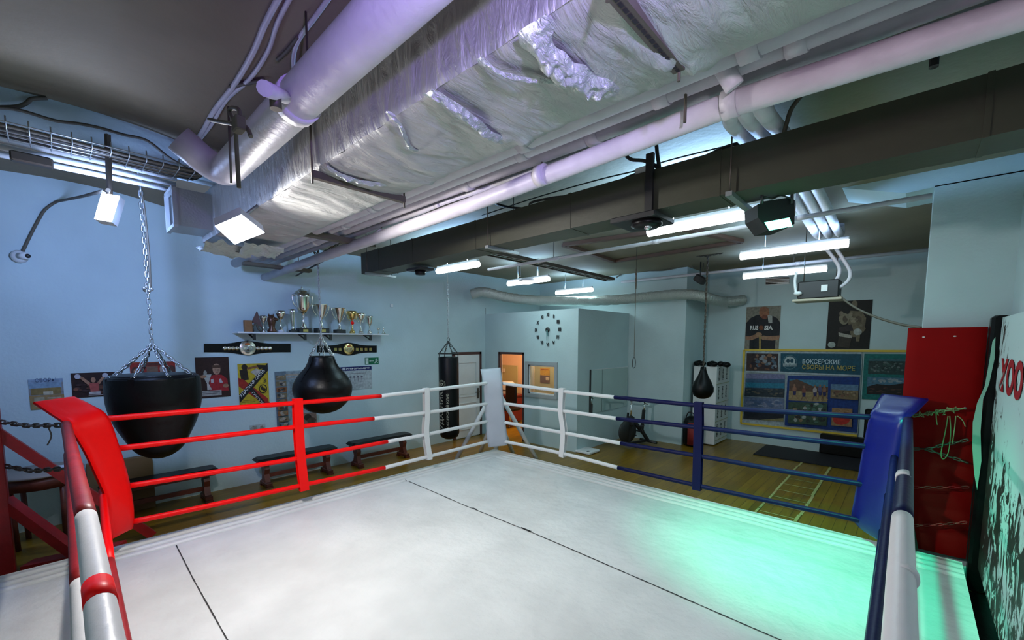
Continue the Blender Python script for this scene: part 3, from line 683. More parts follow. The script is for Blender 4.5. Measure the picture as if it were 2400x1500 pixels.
# ================================================================ pipes
def pipe(lbl, x, z, r, y0=-.58, y1=7.3, m_=None, name='ceiling_pipe', couplings=(), grp='white ceiling pipes beside the foil duct'):
    t = thing(name, (x, (y0+y1)/2, z), lbl, 'pipe', grp); MB().tube([(x, y0, z), (x, y1, z)], r, 14).build('pipe', m_ or M_PIPE, t)
    for y in couplings: MB().tube([(x, y-.035, z), (x, y+.035, z)], r*1.18, 14).build('coupling', m_ or M_PIPE, t); 
    for y in couplings[:3]: MB().tube([(x, y+.06, z), (x, y+.06, zc(x))], .004, 5).build('hanger_rod', M_DARKST, t)
    return t
xa = lambda *pts: sum(P(p[0], p[1], 'z', p[2]).x for p in pts)/len(pts)
pipe('thick white pipe running right beside the foil duct', xa((1600, 153, 3.28), (1100, 388, 3.28)), 3.28, .058, y1=7.0, couplings=(.5, 1.6, 3.2))
pipe('second white pipe from the foil duct, with couplings', xa((1600, 192, 3.30), (1100, 415, 3.30)), 3.30, .042, y1=7.0, couplings=(.38, .9, 1.75, 4.0))
pipe('third white pipe from the foil duct', xa((1600, 218, 3.32), (1100, 440, 3.32)), 3.32, .045, y1=7.0, couplings=(.62, 1.35, 2.4, 5))
pipe('thin white pipe beside the peeling pipe', xa((1610, 262, 3.30), (1100, 462, 3.30)), 3.30, .026, y1=7.0, couplings=(.2, .8, 2.9))
# the low peeling pipe
pts = [P(620, 651, 'y', 7.3), P(1100, 478, 'z', 3.2), P(1710, 245, 'z', 3.2), P(2400, 28, 'z', 3.2)]
pts = [V((2.28, 7.33, 3.17)), V((pts[1].x, pts[1].y, 3.19)), V((pts[2].x, pts[2].y, 3.2)), V((pts[3].x, pts[3].y, 3.2)), V((2.08, -.58, 3.2))]
t = thing('peeling_pipe', pts[1], 'long low white pipe with peeling paint reaching left wall', 'pipe')
MB().tube(pts, .052, 16).build('pipe', M_PIPE, t)
for k, (px, py) in enumerate(((1713, 242), (1270, 410), (895, 552), (700, 622))):
    q = P(px, py, 'z', 3.2); MB().tube([q+V((0, -.03, 0)), q+V((0, .03, 0))], .06, 16).build('coupling', M_PIPE, t)
    MB().tube([q, V((q.x, q.y, zc(q.x)))], .005, 6).build('hanger_rod', M_DARKST, t)
for px, py, l_ in ((1330, 395, .16), (1140, 468, .2), (1085, 488, .1)):
    q = P(px, py+6, 'z', 3.165); b = MB(); rnd = random.Random(px); b.poly([q+V((rnd.uniform(-.012, .012), l_*s_, -.004-.008*abs(s_))) for s_ in (-.5, -.2, .1, .5, .3, -.1)]); b.build('paint_chip', M_CABLE, t)
q = P(668, 570, 'y', 7.2); MB().tube([P(650, 640, 'y', 7.1), P(655, 615, 'y', 7.1), P(672, 565, 'y', 7.1)], .028, 10).build('riser', M_PIPE, t)
# big pipe on the left
t = thing('drain_pipe', (.82, 1.5, 3.26), 'fat white pipe left of foil duct ending in an elbow', 'pipe')
MB().tube([V((.82, -.58, 3.26)), V((.82, 1.5, 3.26))]+[V((.82, 3.2, 3.26))+V((0, .15, 0))*math.sin(q*PI/16)+V((-.8, 0, .6))*.15*(1-math.cos(q*PI/16)) for q in range(9)]+[V((.82, 3.35, 3.26))+V((-.8, 0, .6))*.27], .088, 20).build('pipe', M_PIPE, t)
MB().tube([(.82, 2.05, 3.26), (.82, 2.12, 3.26)], .097, 20).build('coupling', M_PIPE, t)
p0, p1 = P(680, 232, 'x', .80), P(620, 207, 'x', .55); MB().tube([p0, p1], .026, 10).build('branch', M_PIPE, t)
m_ = p1.lerp(p0, .35); MB().tube([m_, m_-V((0, 0, .06))], .022, 8).build('sprinkler', M_DARKST, t)
MB().tube([P(535, 250, 'x', .7), P(542, 430, 'x', .7)], .006, 6).build('hanger_rod', M_DARKST, t)
# junction box with cable loop
q = P(560, 292, 'x', .45); q0_ = q; t = thing('junction_box', q, 'small dark junction box with looping cables by fat pipe', 'junction box')
MB().box(q, (.03, .05, .045), None, .004).build('box', M_CABLE, t)
for pts in ([(550, 285), (538, 262), (545, 253), (560, 258), (563, 280)], [(552, 300), (554, 340), (558, 410), (560, 440)], [(548, 290), (520, 286), (490, 280)], [(570, 292), (582, 305), (588, 320)]):
    MB().tube(catm([P(x, y, 'x', .47) for x, y in pts], 4), .007, 7).build('cable', M_CABLE, t)
def onceil(px, py, off=.02):
    z = 3.8
    for _ in range(12): p = P(px, py, 'z', z); z = z*.4 + (zc(p.x)-off)*.6
    return P(px, py, 'z', z)
for k, (pts, r, lbl) in enumerate((([(662, -20), (622, 55), (592, 125), (548, 200), (500, 262), (468, 318), (418, 378)], .017, 'pale conduit curving over the vault, left one'),
                                   ([(688, -20), (650, 55), (628, 120), (585, 185), (530, 235), (490, 300), (430, 372)], .013, 'pale conduit curving over the vault, right one'),
                                   ([(775, -10), (735, 45), (705, 85), (690, 120), (688, 160), (700, 195)], .013, 'thin pale cable curling near the fat pipe'),
                                   ([(700, 85), (672, 120), (650, 140)], .012, 'short brown cable stub on the vault'),
                                   ([(540, 203), (580, 195), (618, 188)], .014, 'brown cable crossing to the pipe branch'))):
    tag(MB().tube(catm([onceil(*p) for p in pts], 5), r, 8).build('ceiling_cable', M_PIPE if k < 3 else M_CABLE), lbl, 'cable')
# thin white pipes of the far room
pipe('slim white pipe crossing the far room below the tube lights', 4.76, 3.32, .021, -.05, 4.95, M_PIPE, 'sprinkler_pipe', (.8, 2.2, 3.6), None)
q0 = P(1455, 663, 'z', 3.50); q1 = P(2170, 590, 'z', 3.50)
pipe('slim pipe near the back wall ceiling, farthest from viewer', (q0.x+q1.x)/2, 3.52, .028, q1.y-.2, q0.y, M_PIPE, 'sprinkler_pipe', (1.5, 3.0), None)
for k, (a, c, d) in enumerate((((1916, 443), (1967, 547), (1792, 262)), ((1886, 448), (1941, 550), (1748, 262)), ((1855, 456), (1916, 552), (1712, 268)))):
    A, B_, D = P(*a, 'z', 3.58), P(*c, 'z', 3.58), P(d[0], d[1], 'z', 3.42)
    pp = [D+V((-.12, .02, .03)), D, V((D.x+.25, (D.y*.5+A.y*.5), 3.48)), V((3.6, A.y, 3.58)), V((A.x, A.y, 3.58)), V((B_.x, B_.y, 3.58)), V((B_.x+.05, B_.y, 3.70))]
    tag(MB().tube(catm(pp, 5), .045, 12).build('heating_pipe', M_PIPE), ('pipe nearest the pillar of three white pipes rising into the ceiling', 'middle one of three white pipes rising into the ceiling', 'leftmost of three white pipes rising into the ceiling')[k], 'pipe', 'three white pipes over the grey duct')
p = P(1693, 155, 'z', 3.28); q = P(1722, 205, 'z', 3.2)
tag(MB().tube(catm([p+V((-.0, .03, .03)), p, q], 4), .036, 12).build('pipe_elbow', M_PIPE), 'short fat white pipe elbow among the ceiling pipes', 'pipe')
# struts below the foil duct
def strut(p0, p1, w_, holes, lbl):
    t = thing('support_strut', (p0+p1)/2, lbl, 'strut'); MB().bar(p0, p1, w_, .04).build('channel', M_DARKST, t)
    if holes:
        b = MB(); n_ = 17; d = (p1-p0)/n_; u = d.normalized()
        for k in range(n_): c_ = p0+d*(k+.5)+V((0, 0, -.0215)); s_ = V((-u.y, u.x, 0))*.006; b.poly([c_-u*.011-s_, c_+u*.011-s_, c_+u*.011+s_, c_-u*.011+s_])
        b.build('slot', MATS['slot_black'], t)
    for p in (p0, p1): MB().tube([p-V((0, 0, .05)), V((p.x, p.y, zc(p.x)))], .006, 6).build('threaded_rod', M_DARKST, t)
a = P(1585, 158, 'z', 3.12); c = P(1470, -5, 'z', 3.12); strut(V((FX0-.02, a.y*.5+c.y*.5-.0, 3.12)), V((a.x, a.y*.5+c.y*.5, 3.12)), .04, True, 'dark perforated steel strut under foil duct near top of view')
a = P(705, 407, 'z', 3.10); c = P(890, 466, 'z', 3.10); strut(V((FX0-.01, (a.y+c.y)/2, 3.125)), V((FX1+.01, (a.y+c.y)/2, 3.125)), .035, False, 'brown steel strut under the foil duct beyond the wrinkles')
a = P(800, 510, 'z', 3.2); c = P(985, 560, 'z', 3.2); tag(MB().bar(V((a.x, 4.35, 3.23)), V((2.45, 4.35, 3.23)), .09, .05).build('pipe_rack', M_CABLE), 'brown rack beam carrying the white ceiling pipes', 'beam')
q = P(1605, 287, 'x', 1.96); tag(MB().tube([V((q.x, q.y, zc(q.x))), q], .007, 6).build('threaded_rod', M_DARKST), 'rusty rod hanging beside the perforated strut', 'rod')
p0, p1 = P(700, 553, 'y', 6.4), P(832, 590, 'y', 6.4); tag(MB().bar(V((1.75, 6.4, 3.2)), V((2.6, 6.4, 3.2)), .12, .04).build('pipe_rack', M_CABLE), 'brown rack beam near left wall holding pipe ends', 'beam')
# cable trays by the left wall
t = thing('cable_tray', (-.6, 4.7, 3.64), 'wire cable tray full of cables along the left wall', 'cable tray')
b = MB()
for y, z in ((4.55, 3.66), (4.62, 3.62), (4.7, 3.62), (4.78, 3.62), (4.85, 3.66)): b.tube([(-.9, y, z), (.95, y, z)], .005, 5)
for k in range(18): x = -.85+k*.104; b.tube([(x, 4.55, 3.70), (x, 4.55, 3.62), (x, 4.85, 3.62), (x, 4.85, 3.70)], .004, 4)
b.build('wire_mesh', M_STEEL, t)
for k in range(6): MB().tube(catm([(-.9, 4.59+.043*k, 3.64), (0, 4.6+.04*k, 3.65), (.9, 4.58+.045*k, 3.64), (1.0, 4.62+.03*k, 3.75)], 5), .014+.003*(k % 3), 7).build('cable', M_BCABLE if k % 2 else M_CABLE, t)
for k, (py, r) in enumerate(((386, .022), (398, .022), (410, .022))):
    a = P(120, py-8, 'y', 5.25); c = P(380, py+58-6, 'y', 5.25)
    tag(MB().tube([V((-.9, 4.96+.05*k, a.z+.0)), V((.86, 4.96+.05*k, a.z))], r, 10).build('conduit_pipe', M_WHITE), ('nearest', 'middle', 'farthest')[k]+' of three bright white conduits below the cable tray', 'pipe', 'bright conduits under the cable tray')
q = P(75, 375, 'y', 4.9); tag(MB().box(q, (.22, .08, .07), None, .01).build('conduit_clamp', M_DARKST), 'dark clamp on the white conduits at far left', 'clamp')
tag(MB().tube(catm([P(x, y, 'y', 4.95) for x, y in ((-10, 252), (45, 258), (130, 283), (185, 290), (235, 300), (290, 316), (345, 330), (400, 372), (470, 412))], 5), .012, 7).build('ceiling_cable', M_CABLE), 'dark cable strung along the lit beam at left', 'cable')
tag(MB().tube(catm([P(x, y, 'y', 4.97) for x, y in ((-10, 252), (40, 250), (62, 242), (75, 232), (110, 230))], 4), .014, 7).build('ceiling_cable', M_CABLE), 'short dark cable bending up over the beam at far left', 'cable')
# cable tray of the far room, running away from the grey duct
t = thing('cable_tray', (4.6, 5.0, 3.42), 'dark cable tray running away below the far ceiling', 'cable tray')
a = P(1095, 580, 'z', 3.40); c = P(1430, 655, 'z', 3.40); b = MB()
for s_ in (-.09, .09): b.bar(a+V((0, s_, 0)), c+V((0, s_, 0)), .02, .05)
for k in range(20): p = a.lerp(c, k/19); b.bar(p+V((0, -.09, -.02)), p+V((0, .09, -.02)), .02, .008)
b.build('tray', M_DARKST, t)
for k in range(4): MB().tube([a+V((0, -.06+.04*k, 0)), a.lerp(c, .5)+V((0, -.05+.04*k, .005)), c+V((0, -.06+.04*k, 0))], .013, 6).build('cable', M_STEEL if k % 2 else M_CABLE, t)
# loose cables above the grey duct
for pts, x, r, m_, lbl in (([(1150, 473), (1190, 485), (1238, 488), (1245, 475), (1300, 463), (1380, 455), (1440, 430), (1500, 405), (1560, 400), (1640, 372), (1700, 345), (1742, 335), (1744, 345)], 3.3, .012, M_BCABLE, 'black cable looping along the top of grey duct'),
                           ([(1130, 505), (1250, 465), (1400, 422), (1500, 398), (1560, 378), (1650, 355), (1735, 335)], 3.5, .006, M_BCABLE, 'thin dark wire stretched above the grey duct'),
                           ([(1462, 360), (1480, 374), (1510, 377), (1535, 388), (1545, 400)], 3.1, .013, M_BCABLE, 'bent black cable in front of bright ceiling patch'),
                           ([(1538, 335), (1541, 365), (1547, 402)], 3.1, .014, M_BCABLE, 'straight black cable rising above the grey duct'),
                           ([(1880, 222), (1855, 255), (1843, 290), (1836, 318)], 3.1, .013, M_CABLE, 'brown cable arching down beside the three white pipes')):
    tag(MB().tube(catm([P(a_, b_, 'x', x) for a_, b_ in pts], 5), r, 7).build('ceiling_cable', m_), lbl, 'cable')
tag(MB().tube(catm([P(x, y, 'z', 3.25) for x, y in ((600, 700), (760, 610), (880, 560), (1010, 497), (1130, 455), (1240, 415))], 5), .012, 7).build('ceiling_cable', M_BCABLE), 'black cable lying along the white ceiling pipes', 'cable')
tag(MB().tube(catm([P(x, y, 'x', 8.9) for x, y in ((1445, 650), (1465, 640), (1510, 635), (1560, 633), (1612, 622), (1625, 628))], 5), .014, 7).build('ceiling_cable', M_CABLE), 'brown cable drooping along the far corner wall top', 'cable')
q = P(2190, 138, 'x', 2.5); t = thing('ceiling_bracket', q, 'small dark bracket on ceiling beyond the low white pipe', 'bracket'); MB().box(q, (.03, .03, .07), None, .005).build('clamp', M_BLKM, t); MB().tube([q, V((q.x, q.y, zc(q.x)))], .006, 6).build('rod', M_DARKST, t)
p = P(1507, 402, 'x', 3.15); tag(MB().box(p, (.08, .10, .05), None, .008).build('junction_box', M_WHITE), 'pale junction box above the grey duct', 'junction box')
# ================================================================ hanging bags
def prof_bag(ctr_px, ys, hw, yplane, n=32):
    c = P(ctr_px, ys[0], 'y', yplane); dep = (c-CAM).dot(fw0); s_ = dep/F_PX
    zs = [P(ctr_px, y, 'y', yplane).z for y in ys]; return V((c.x, yplane, 0)), [(h*s_, z) for h, z in zip(hw, zs)], s_
# big teardrop bag
o, pr, s_ = prof_bag(361, [876, 879, 884, 891, 940, 985, 1024, 1052, 1066, 1073, 1076], [70, 80, 86, 88, 88, 78, 61, 46, 30, 15, 0], 5.75)
t = thing('heavy_bag', (o.x, o.y, pr[-1][1]), 'huge black tapered punching bag hanging by many chains, left', 'punching bag')
hb_ = MB().slathe([(0, pr[0][1]+.02)] + pr, o, n=44).build('bag_body', M_BLACK, t)
hub = P(355, 806, 'y', 5.75); hub.x = o.x+.0; rz = pr[2][1]; rr = pr[2][0]
for k in range(8):
    a = 2*PI*k/8+.2; e = V((o.x+rr*math.cos(a)*.93, o.y+rr*math.sin(a)*.93, rz))
    MB().chain([hub, e], .062, .0062).build('chain', M_STEEL, t)
    MB().tube([e+V((math.cos(q)*.022*-math.sin(a), math.cos(q)*.022*math.cos(a), math.sin(q)*.03)) for q in [i*PI/4 for i in range(8)]], .004, 5, closed=True).build('d_ring', M_CHROME, t)
    MB().box(V((o.x+(rr+.003)*math.cos(a), o.y+(rr+.003)*math.sin(a), rz-.04)), (.012, .05, .09), Matrix.Rotation(a, 3, 'Z')).build('strap_tab', M_BLACK, hb_)
top = V((o.x, o.y, zc(o.x)+.0)); mid = hub.lerp(top, .30)
MB().chain([hub, mid], .062, .0062).build('hanging_chain', M_STEEL, t)
MB().chain([mid, top], .072, .0085).build('hanging_chain', M_STEEL, t)
MB().tube(catm([mid+V((.02, 0, 0)), mid+V((.03, 0, .3)), mid.lerp(top, .6)+V((.02, 0, 0)), top+V((.0, 0, -.3))], 5), .010, 6).build('safety_rope', M_CABLE, t)
b = MB()
for k in range(6): b.ball(mid+V((.03*math.cos(k), .02*math.sin(k*2), .02*math.sin(k))), .018, 8, 6)
b.build('shackle_knot', M_STEEL, t)
# pear bag
o, pr, s_ = prof_bag(754, [834, 837, 848, 860, 875, 890, 911, 937, 958, 967, 970], [24, 27, 30, 36, 49, 59, 65, 58, 38, 18, 0], 5.7)
t = thing('pear_bag', (o.x, o.y, pr[-1][1]), 'black pear shaped leather punching bag under the trophy shelf', 'punching bag')
MB().lathe([(0, pr[0][1])]+[(max(0, q_.x), q_.y) for q_ in catm([(r, z, 0) for r, z in pr], 5)], o, n=44).build('bag_body', M_BLACK, t)
hub = P(756, 788, 'y', 5.7); hub.x = o.x
for k in range(6):
    a = 2*PI*k/6+.3; e = V((o.x+pr[1][0]*math.cos(a), o.y+pr[1][0]*math.sin(a), pr[1][1]+.02)); MB().chain([hub, e], .05, .005).build('chain', M_CHROME, t)
    b = MB(); w0 = V((math.cos(a), math.sin(a), 0))
    for i in range(1, 5): b.bar(o+w0*(pr[i][0]+.004)+ZZ*pr[i][1], o+w0*(pr[i+1][0]+.004)+ZZ*pr[i+1][1], .03, .006, w0)
    b.build('leather_strap', M_BLACK, t)
top = P(748, 600, 'y', 5.7); top.x = o.x
MB().chain([hub, top], .05, .0055).build('hanging_chain', M_STEEL, t)
for px, py in ((700, 556), (842, 540), (750, 540)): q = P(px, py, 'y', 5.75); MB().chain([top, V((q.x, q.y, min(q.z, zc(q.x))))], .06, .007).build('anchor_chain', M_DARKST, t)
# long slim bag with lettering
yb = 6.2; c = P(1052, 900, 'y', yb); s_ = (c-CAM).dot(fw0)/F_PX; r_ = 23.5*s_; z1 = P(1052, 836, 'y', yb).z; z0 = P(1052, 1029, 'y', yb).z
o = V((c.x, yb, 0)); t = thing('slim_bag', (o.x, o.y, z0), 'long slim black punching bag with grey lettering by the door', 'punching bag')
MB().lathe([(0, z0), (r_*.5, z0+.015), (r_*.85, z0+.05), (r_, z0+.12), (r_, z1-.02), (r_*.97, z1), (0, z1)], o, n=32).build('bag_body', M_BLACK, t)
b = MB(); zr = P(1052, 829, 'y', yb).z
b.tube([o+V((math.cos(k*PI/8)*r_*1.03, math.sin(k*PI/8)*r_*1.03, zr)) for k in range(16)], .008, 6, closed=True); b.build('hoop', M_BLKM, t)
hub = P(1050, 800, 'y', yb); hub.x = o.x
for k in range(4): a = k*PI/2+.5; e = o+V((math.cos(a)*r_, math.sin(a)*r_, zr)); MB().chain([hub, e], .05, .005).build('chain', M_BLKM, t); MB().tube([e, e-V((0, 0, .06))], .006, 5).build('strap', M_BLKM, t)
MB().tube([hub+V((math.cos(q)*.03, 0, .03+math.sin(q)*.04)) for q in [i*PI/5 for i in range(10)]], .006, 6, closed=True).build('hook', M_BLKM, t)
MB().chain([hub+V((0, 0, .05)), V((o.x, yb, zc(o.x)))], .055, .0055).build('hanging_chain', M_STEEL, t)
M_LET = mat('grey_lettering', (.30, .29, .22), .6)
vd = (CAM-o); vd.z = 0; vd.normalize(); a0 = math.atan2(vd.y, vd.x)
def bend(ob, adir, zbase, zh, ang0, arc):
    # flat text (x along its line, y up) wrapped on the bag, reading upwards
    me = ob.data; xs = [v.co.x for v in me.vertices]; ys = [v.co.y for v in me.vertices]
    x0, x1, y0, y1 = min(xs), max(xs), min(ys), max(ys)
    for v in me.vertices:
        z = zbase+(v.co.x-x0)/(x1-x0)*zh; a = a0 + ang0 - (1-(v.co.y-y0)/(y1-y0))*0 - arc*(1-(v.co.y-y0)/(y1-y0)) ; a = a0 + ang0 + arc*((y1-v.co.y)/(y1-y0))
        v.co = V((math.cos(a)*(r_+.003), math.sin(a)*(r_+.003), z-z0))
zt = lambda py: P(1052, py, 'y', yb).z
for s, za, zb, a1, arc in (('УДАРНИК', 1004, 915, -1.15, .62), ('БОКСЕРСКИЙ КЛУБ', 1004, 920, -.33, .30)):
    ob = text(s, 'lettering', M_LET, (0, 0, 0), (1, 0, 0), (0, 0, 1), width=1, height=.2, parent=t, bold=.02)
    ob.data.transform(Matrix.Translation(t.location)); bend(ob, a0, zt(za), zt(zb)-zt(za), a1, arc)
ca = a0-.75; cz = zt(899)
def ringpts(r, n=20): return [o+V((math.cos(ca+math.cos(k*2*PI/n)*r/r_)*(r_+.003), math.sin(ca+math.cos(k*2*PI/n)*r/r_)*(r_+.003), cz+math.sin(k*2*PI/n)*r)) for k in range(n)]
b = MB(); b.tube(ringpts(.075), .004, 4, closed=True); b.tube(ringpts(.055), .003, 4, closed=True); b.tube(ringpts(.022, 8), .012, 4, closed=True); b.build('round_logo', M_LET, t)
# small speed bag in the far room
c = P(1647, 900, 'x', 8.0); s_ = (c-CAM).dot(fw0)/F_PX; zf = lambda py: P(1647, py, 'x', 8.0).z
t = thing('speed_bag', (c.x, c.y, zf(934)), 'small black pear shaped bag on long chain in far room', 'punching bag')
MB().lathe([(0, zf(859)), (6*s_, zf(860)), (7*s_, zf(868)), (12*s_, zf(882)), (19*s_, zf(895)), (24*s_, zf(908)), (24*s_, zf(918)), (18*s_, zf(929)), (8*s_, zf(934)), (0, zf(934.5))], V((c.x, c.y, 0)), n=28).build('bag_body', M_BLACK, t)
q = P(1655, 600, 'x', 8.0); MB().chain([V((c.x, c.y, zf(860))), V((c.x, c.y, zf(832))), V((c.x, c.y, q.z))], .06, .009).build('hanging_chain', M_DARKST, t)
for px, py in ((1635, 560), (1695, 552)): e = P(px, py, 'x', 8.0); MB().chain([V((c.x, c.y, q.z)), V((e.x, e.y, min(e.z, 3.72)))], .06, .009).build('anchor_chain', M_DARKST, t)
# hanging line with carabiner
c = P(1486, 845, 'x', 6.2); tp = P(1491, 548, 'x', 6.2)
t = thing('hanging_line', c, 'thin line with an empty carabiner loop in the far room', 'line')
MB().tube([c+V((0, 0, .06)), V((c.x, c.y, 3.74))], .005, 6).build('line', M_CABLE, t)
k_ = [(0, .05), (.018, .03), (.026, -.03), (.02, -.10), (0, -.12), (-.02, -.10), (-.026, -.03), (-.018, .03)]
MB().tube([c+V((0, a_*1.0, z_)) for a_, z_ in k_], .006, 6, closed=True).build('carabiner', M_BLKM, t)
MB().chain([V((c.x, c.y, 3.0)), V((c.x, c.y, 3.3))], .05, .007).build('chain', M_DARKST, t)

# ================================================================ left wall
nL = V((0, -1, 0)); uL = V((1, 0, 0))
def lposter(lbl, x0, y0, x1, y1, shapes, base=(.03, .02, .02), name='poster', cat='poster', yp=YL-.002, group=None):
    a = P(x0, y0, 'y', yp); c = P(x1, (y0+y1)/2, 'y', yp); m0 = P((x0+x1)/2, y1, 'y', yp); m1 = P((x0+x1)/2, y0, 'y', yp); zt_ = m1.z
    b = MB(); poster_mesh(b, V((a.x, yp, zt_)), uL, nL, c.x-a.x, m1.z-m0.z, shapes, base=base)
    ob = tag(b.build(name, M_PRINT), lbl, cat, group); return ob, V((a.x, yp, zt_)), c.x-a.x, m1.z-m0.z
rnd = random.Random(11)
SK = (.42, .22, .13); DK = (.03, .02, .015); RD = (.42, .03, .03)
lposter('photo poster of boxer raising both gloved arms', 165, 873, 272, 930, [('r', 0, 0, 1, 1, (.035, .015, .012))] + blobs(.02, .4, .98, .95, 26, [(.12, .05, .03), (.2, .08, .05), (.06, .03, .03)], rnd, .4) +
        [('p', [(.16, .17), (.24, .14), (.42, .42), (.36, .5)], SK), ('p', [(.78, .13), (.72, .12), (.56, .42), (.62, .48)], SK), ('e', .14, .14, .07, .10, (.5, .5, .55)), ('e', .76, .13, .07, .10, (.5, .5, .55)),
         ('e', .48, .30, .055, .11, SK), ('p', [(.38, .42), (.6, .42), (.58, .78), (.4, .78)], (.45, .10, .08)), ('r', .36, .78, .62, .88, (.55, .5, .48)), ('r', .35, .90, 1, .94, (.35, .3, .28))])
ob, o_, w_, h_ = lposter('leaflet cluster with landscape pictures at far left', 65, 888, 150, 958, [('r', 0, 0, 1, .12, (.30, .42, .55)), ('r', .0, .12, .95, .30, (.25, .38, .5)), ('r', .05, .30, .92, .52, (.28, .2, .07)), ('r', .4, .42, .68, .53, (.6, .55, .4)), ('r', 0, .54, 1, 1, (.36, .24, .10)), ('r', .12, .6, .42, .9, (.42, .38, .25)), ('r', .5, .62, .9, .66, (.5, .4, .3))], base=(.3, .3, .3))
text('СБОРЫ', 'lettering', mat('dark_blue_ink', (.04, .07, .14), .6), o_+uL*w_*.2+V((0, 0, -h_*.10)), uL, nL, width=w_*.6, height=h_*.13, parent=ob, extrude=.012)
lposter('wide red poster with two faces behind the heavy bag', 303, 848, 411, 884, [('r', 0, 0, 1, 1, (.34, .03, .02)), ('r', .3, 0, .8, .25, (.12, .03, .02)), ('e', .12, .6, .1, .3, (.1, .04, .03)), ('e', .9, .55, .1, .3, (.1, .04, .03)), ('e', .12, .6, .05, .18, SK), ('e', .7, .5, .06, .3, (.4, .3, .25)), ('r', .35, .3, .6, .85, (.2, .12, .08)), ('r', .02, .02, .98, .06, (.45, .1, .05))], base=(.3, .03, .02))
lposter('photo of man in red shirt holding silver cup', 456, 837, 538, 932, [('r', .02, .02, .98, .98, (.045, .02, .015)), ('p', [(.38, .5), (.5, .44), (.75, .44), (.92, .55), (.95, .85), (.38, .85)], (.42, .025, .03)), ('e', .61, .30, .12, .14, (.45, .27, .18)), ('p', [(.49, .20), (.73, .20), (.74, .27), (.48, .27)], (.10, .05, .03)),
        ('r', .56, .31, .60, .325, DK), ('r', .64, .31, .68, .325, DK), ('r', .58, .38, .65, .39, (.3, .08, .06)), ('p', [(.20, .42), (.45, .42), (.36, .62), (.28, .62)], (.5, .5, .45)), ('e', .27, .38, .05, .06, (.35, .35, .3)), ('p', [(.3, .62), (.34, .62), (.44, .80), (.30, .80)], (.55, .5, .45)),
        ('e', .2, .47, .09, .04, SK), ('e', .86, .72, .09, .05, SK), ('p', [(.42, .55), (.50, .53), (.50, .63), (.42, .63)], (.6, .55, .55)), ('p', [(.66, .55), (.72, .53), (.78, .64), (.68, .64)], (.6, .55, .55)), ('r', .0, .82, .72, .95, (.45, .44, .40)), ('r', .04, .845, .68, .86, (.12, .1, .1)), ('r', .04, .885, .6, .90, (.12, .1, .1))])
YE = (.62, .45, .03)
ob, o_, w_, h_ = lposter('yellow poster with black and red diagonal bands', 556, 852, 629, 950, [('r', 0, 0, 1, 1, YE), ('e', .22, .08, .1, .07, DK), ('p', [(.05, .15), (.3, .12), (.34, .38), (.10, .40)], DK), ('p', [(.3, .09), (.7, .04), (.72, .09), (.32, .14)], (.3, .12, .05)), ('p', [(.4, .2), (.6, .12), (.9, .22), (.6, .3)], (.55, .5, .45)), ('p', [(.62, .03), (.95, .05), (.95, .12), (.7, .14)], DK),
        ('p', [(0, .32), (.18, .38), (.95, .86), (.98, 1), (.82, 1), (0, .52)], (.38, .03, .02)), ('p', [(.30, .62), (.45, .58), (.86, .96), (.75, 1)], (.03, .02, .02)), ('p', [(0, .72), (1, .0), (1, .18), (0, .92)], (.02, .018, .02)), ('e', .80, .62, .14, .11, DK), ('e', .80, .62, .11, .085, YE), ('e', .77, .60, .05, .05, DK), ('e', .84, .64, .05, .04, DK), ('r', .1, .86, .5, .87, (.3, .2, .03)), ('r', .08, .90, .5, .91, (.3, .2, .03)), ('r', .0, .96, 1, 1, DK)], base=YE)
M_INKW = mat('white_ink', (.72, .72, .70), .5); M_INKB = mat('black_ink', (.02, .02, .02), .5)
ddx = V((1, 0, 0))*w_ + V((0, 0, 1))*h_*.72; ddn = ddx.normalized()
text('УДАРНАЯ СИЛА', 'lettering', M_INKW, o_+uL*w_*.07+V((0, 0, -h_*.80)), ddn, nL, width=ddx.length*.84, height=h_*.085, parent=ob, extrude=.024, bold=.02)
text('3', 'lettering', M_INKB, o_+uL*w_*.82+V((0, 0, -h_*.47)), uL, nL, height=h_*.10, parent=ob, extrude=.024)
dd2 = (V((1, 0, 0))*w_*.40 + V((0, 0, -1))*h_*.36)
text('ГРУППА', 'lettering', M_INKW, o_+uL*w_*.40+V((0, 0, -h_*.70)), dd2, nL, width=dd2.length*.85, height=h_*.05, parent=ob, extrude=.024)
sh = [('r', 0, 0, 1, 1, (.30, .38, .42)), ('r', 0, 0, .28, 1, (.16, .22, .27)), ('r', .25, .05, .9, .09, (.42, .36, .30)), ('r', .3, .11, .8, .13, (.36, .32, .30))]
for k in range(9):
    y = .07+k*.105; sh.append(('r', .02, y, .27, y+.085, rnd.choice([(.10, .16, .2), (.3, .12, .05), (.22, .17, .1)]))); sh += blobs(.03, y, .26, y+.085, 6, [(.1, .04, .02), (.3, .2, .1), (.05, .05, .06), (.4, .35, .3)], rnd, .9)
for k in range(26): sh.append(('r', .33, .18+k*.02, rnd.uniform(.6, .95), .185+k*.02, (.13, .15, .17)))
sh += [('r', .5, .78, .99, 1, (.25, .16, .12)), ('e', .75, .86, .10, .06, DK), ('e', .85, .93, .12, .06, (.1, .06, .04))]
ob, o_, w_, h_ = lposter('tall blue grey poster with photo strip behind pear bag', 643, 869, 737, 998, sh, base=(.3, .38, .42))
sh = [('r', 0, 0, 1, 1, (.50, .56, .58)), ('r', 0, 0, 1, .17, (.015, .02, .13)), ('e', .11, .085, .05, .06, (.6, .6, .65)), ('r', .18, .28, .82, .31, (.3, .3, .32))]
for k in range(4): sh += [('e', .3+k*.12, .45, .035, .04, (.16, .16, .2)), ('r', .29+k*.12, .50, .31+k*.12, .62, (.3, .3, .33)), ('r', .24+k*.12, .66, .34+k*.12, .67, (.35, .35, .38))]
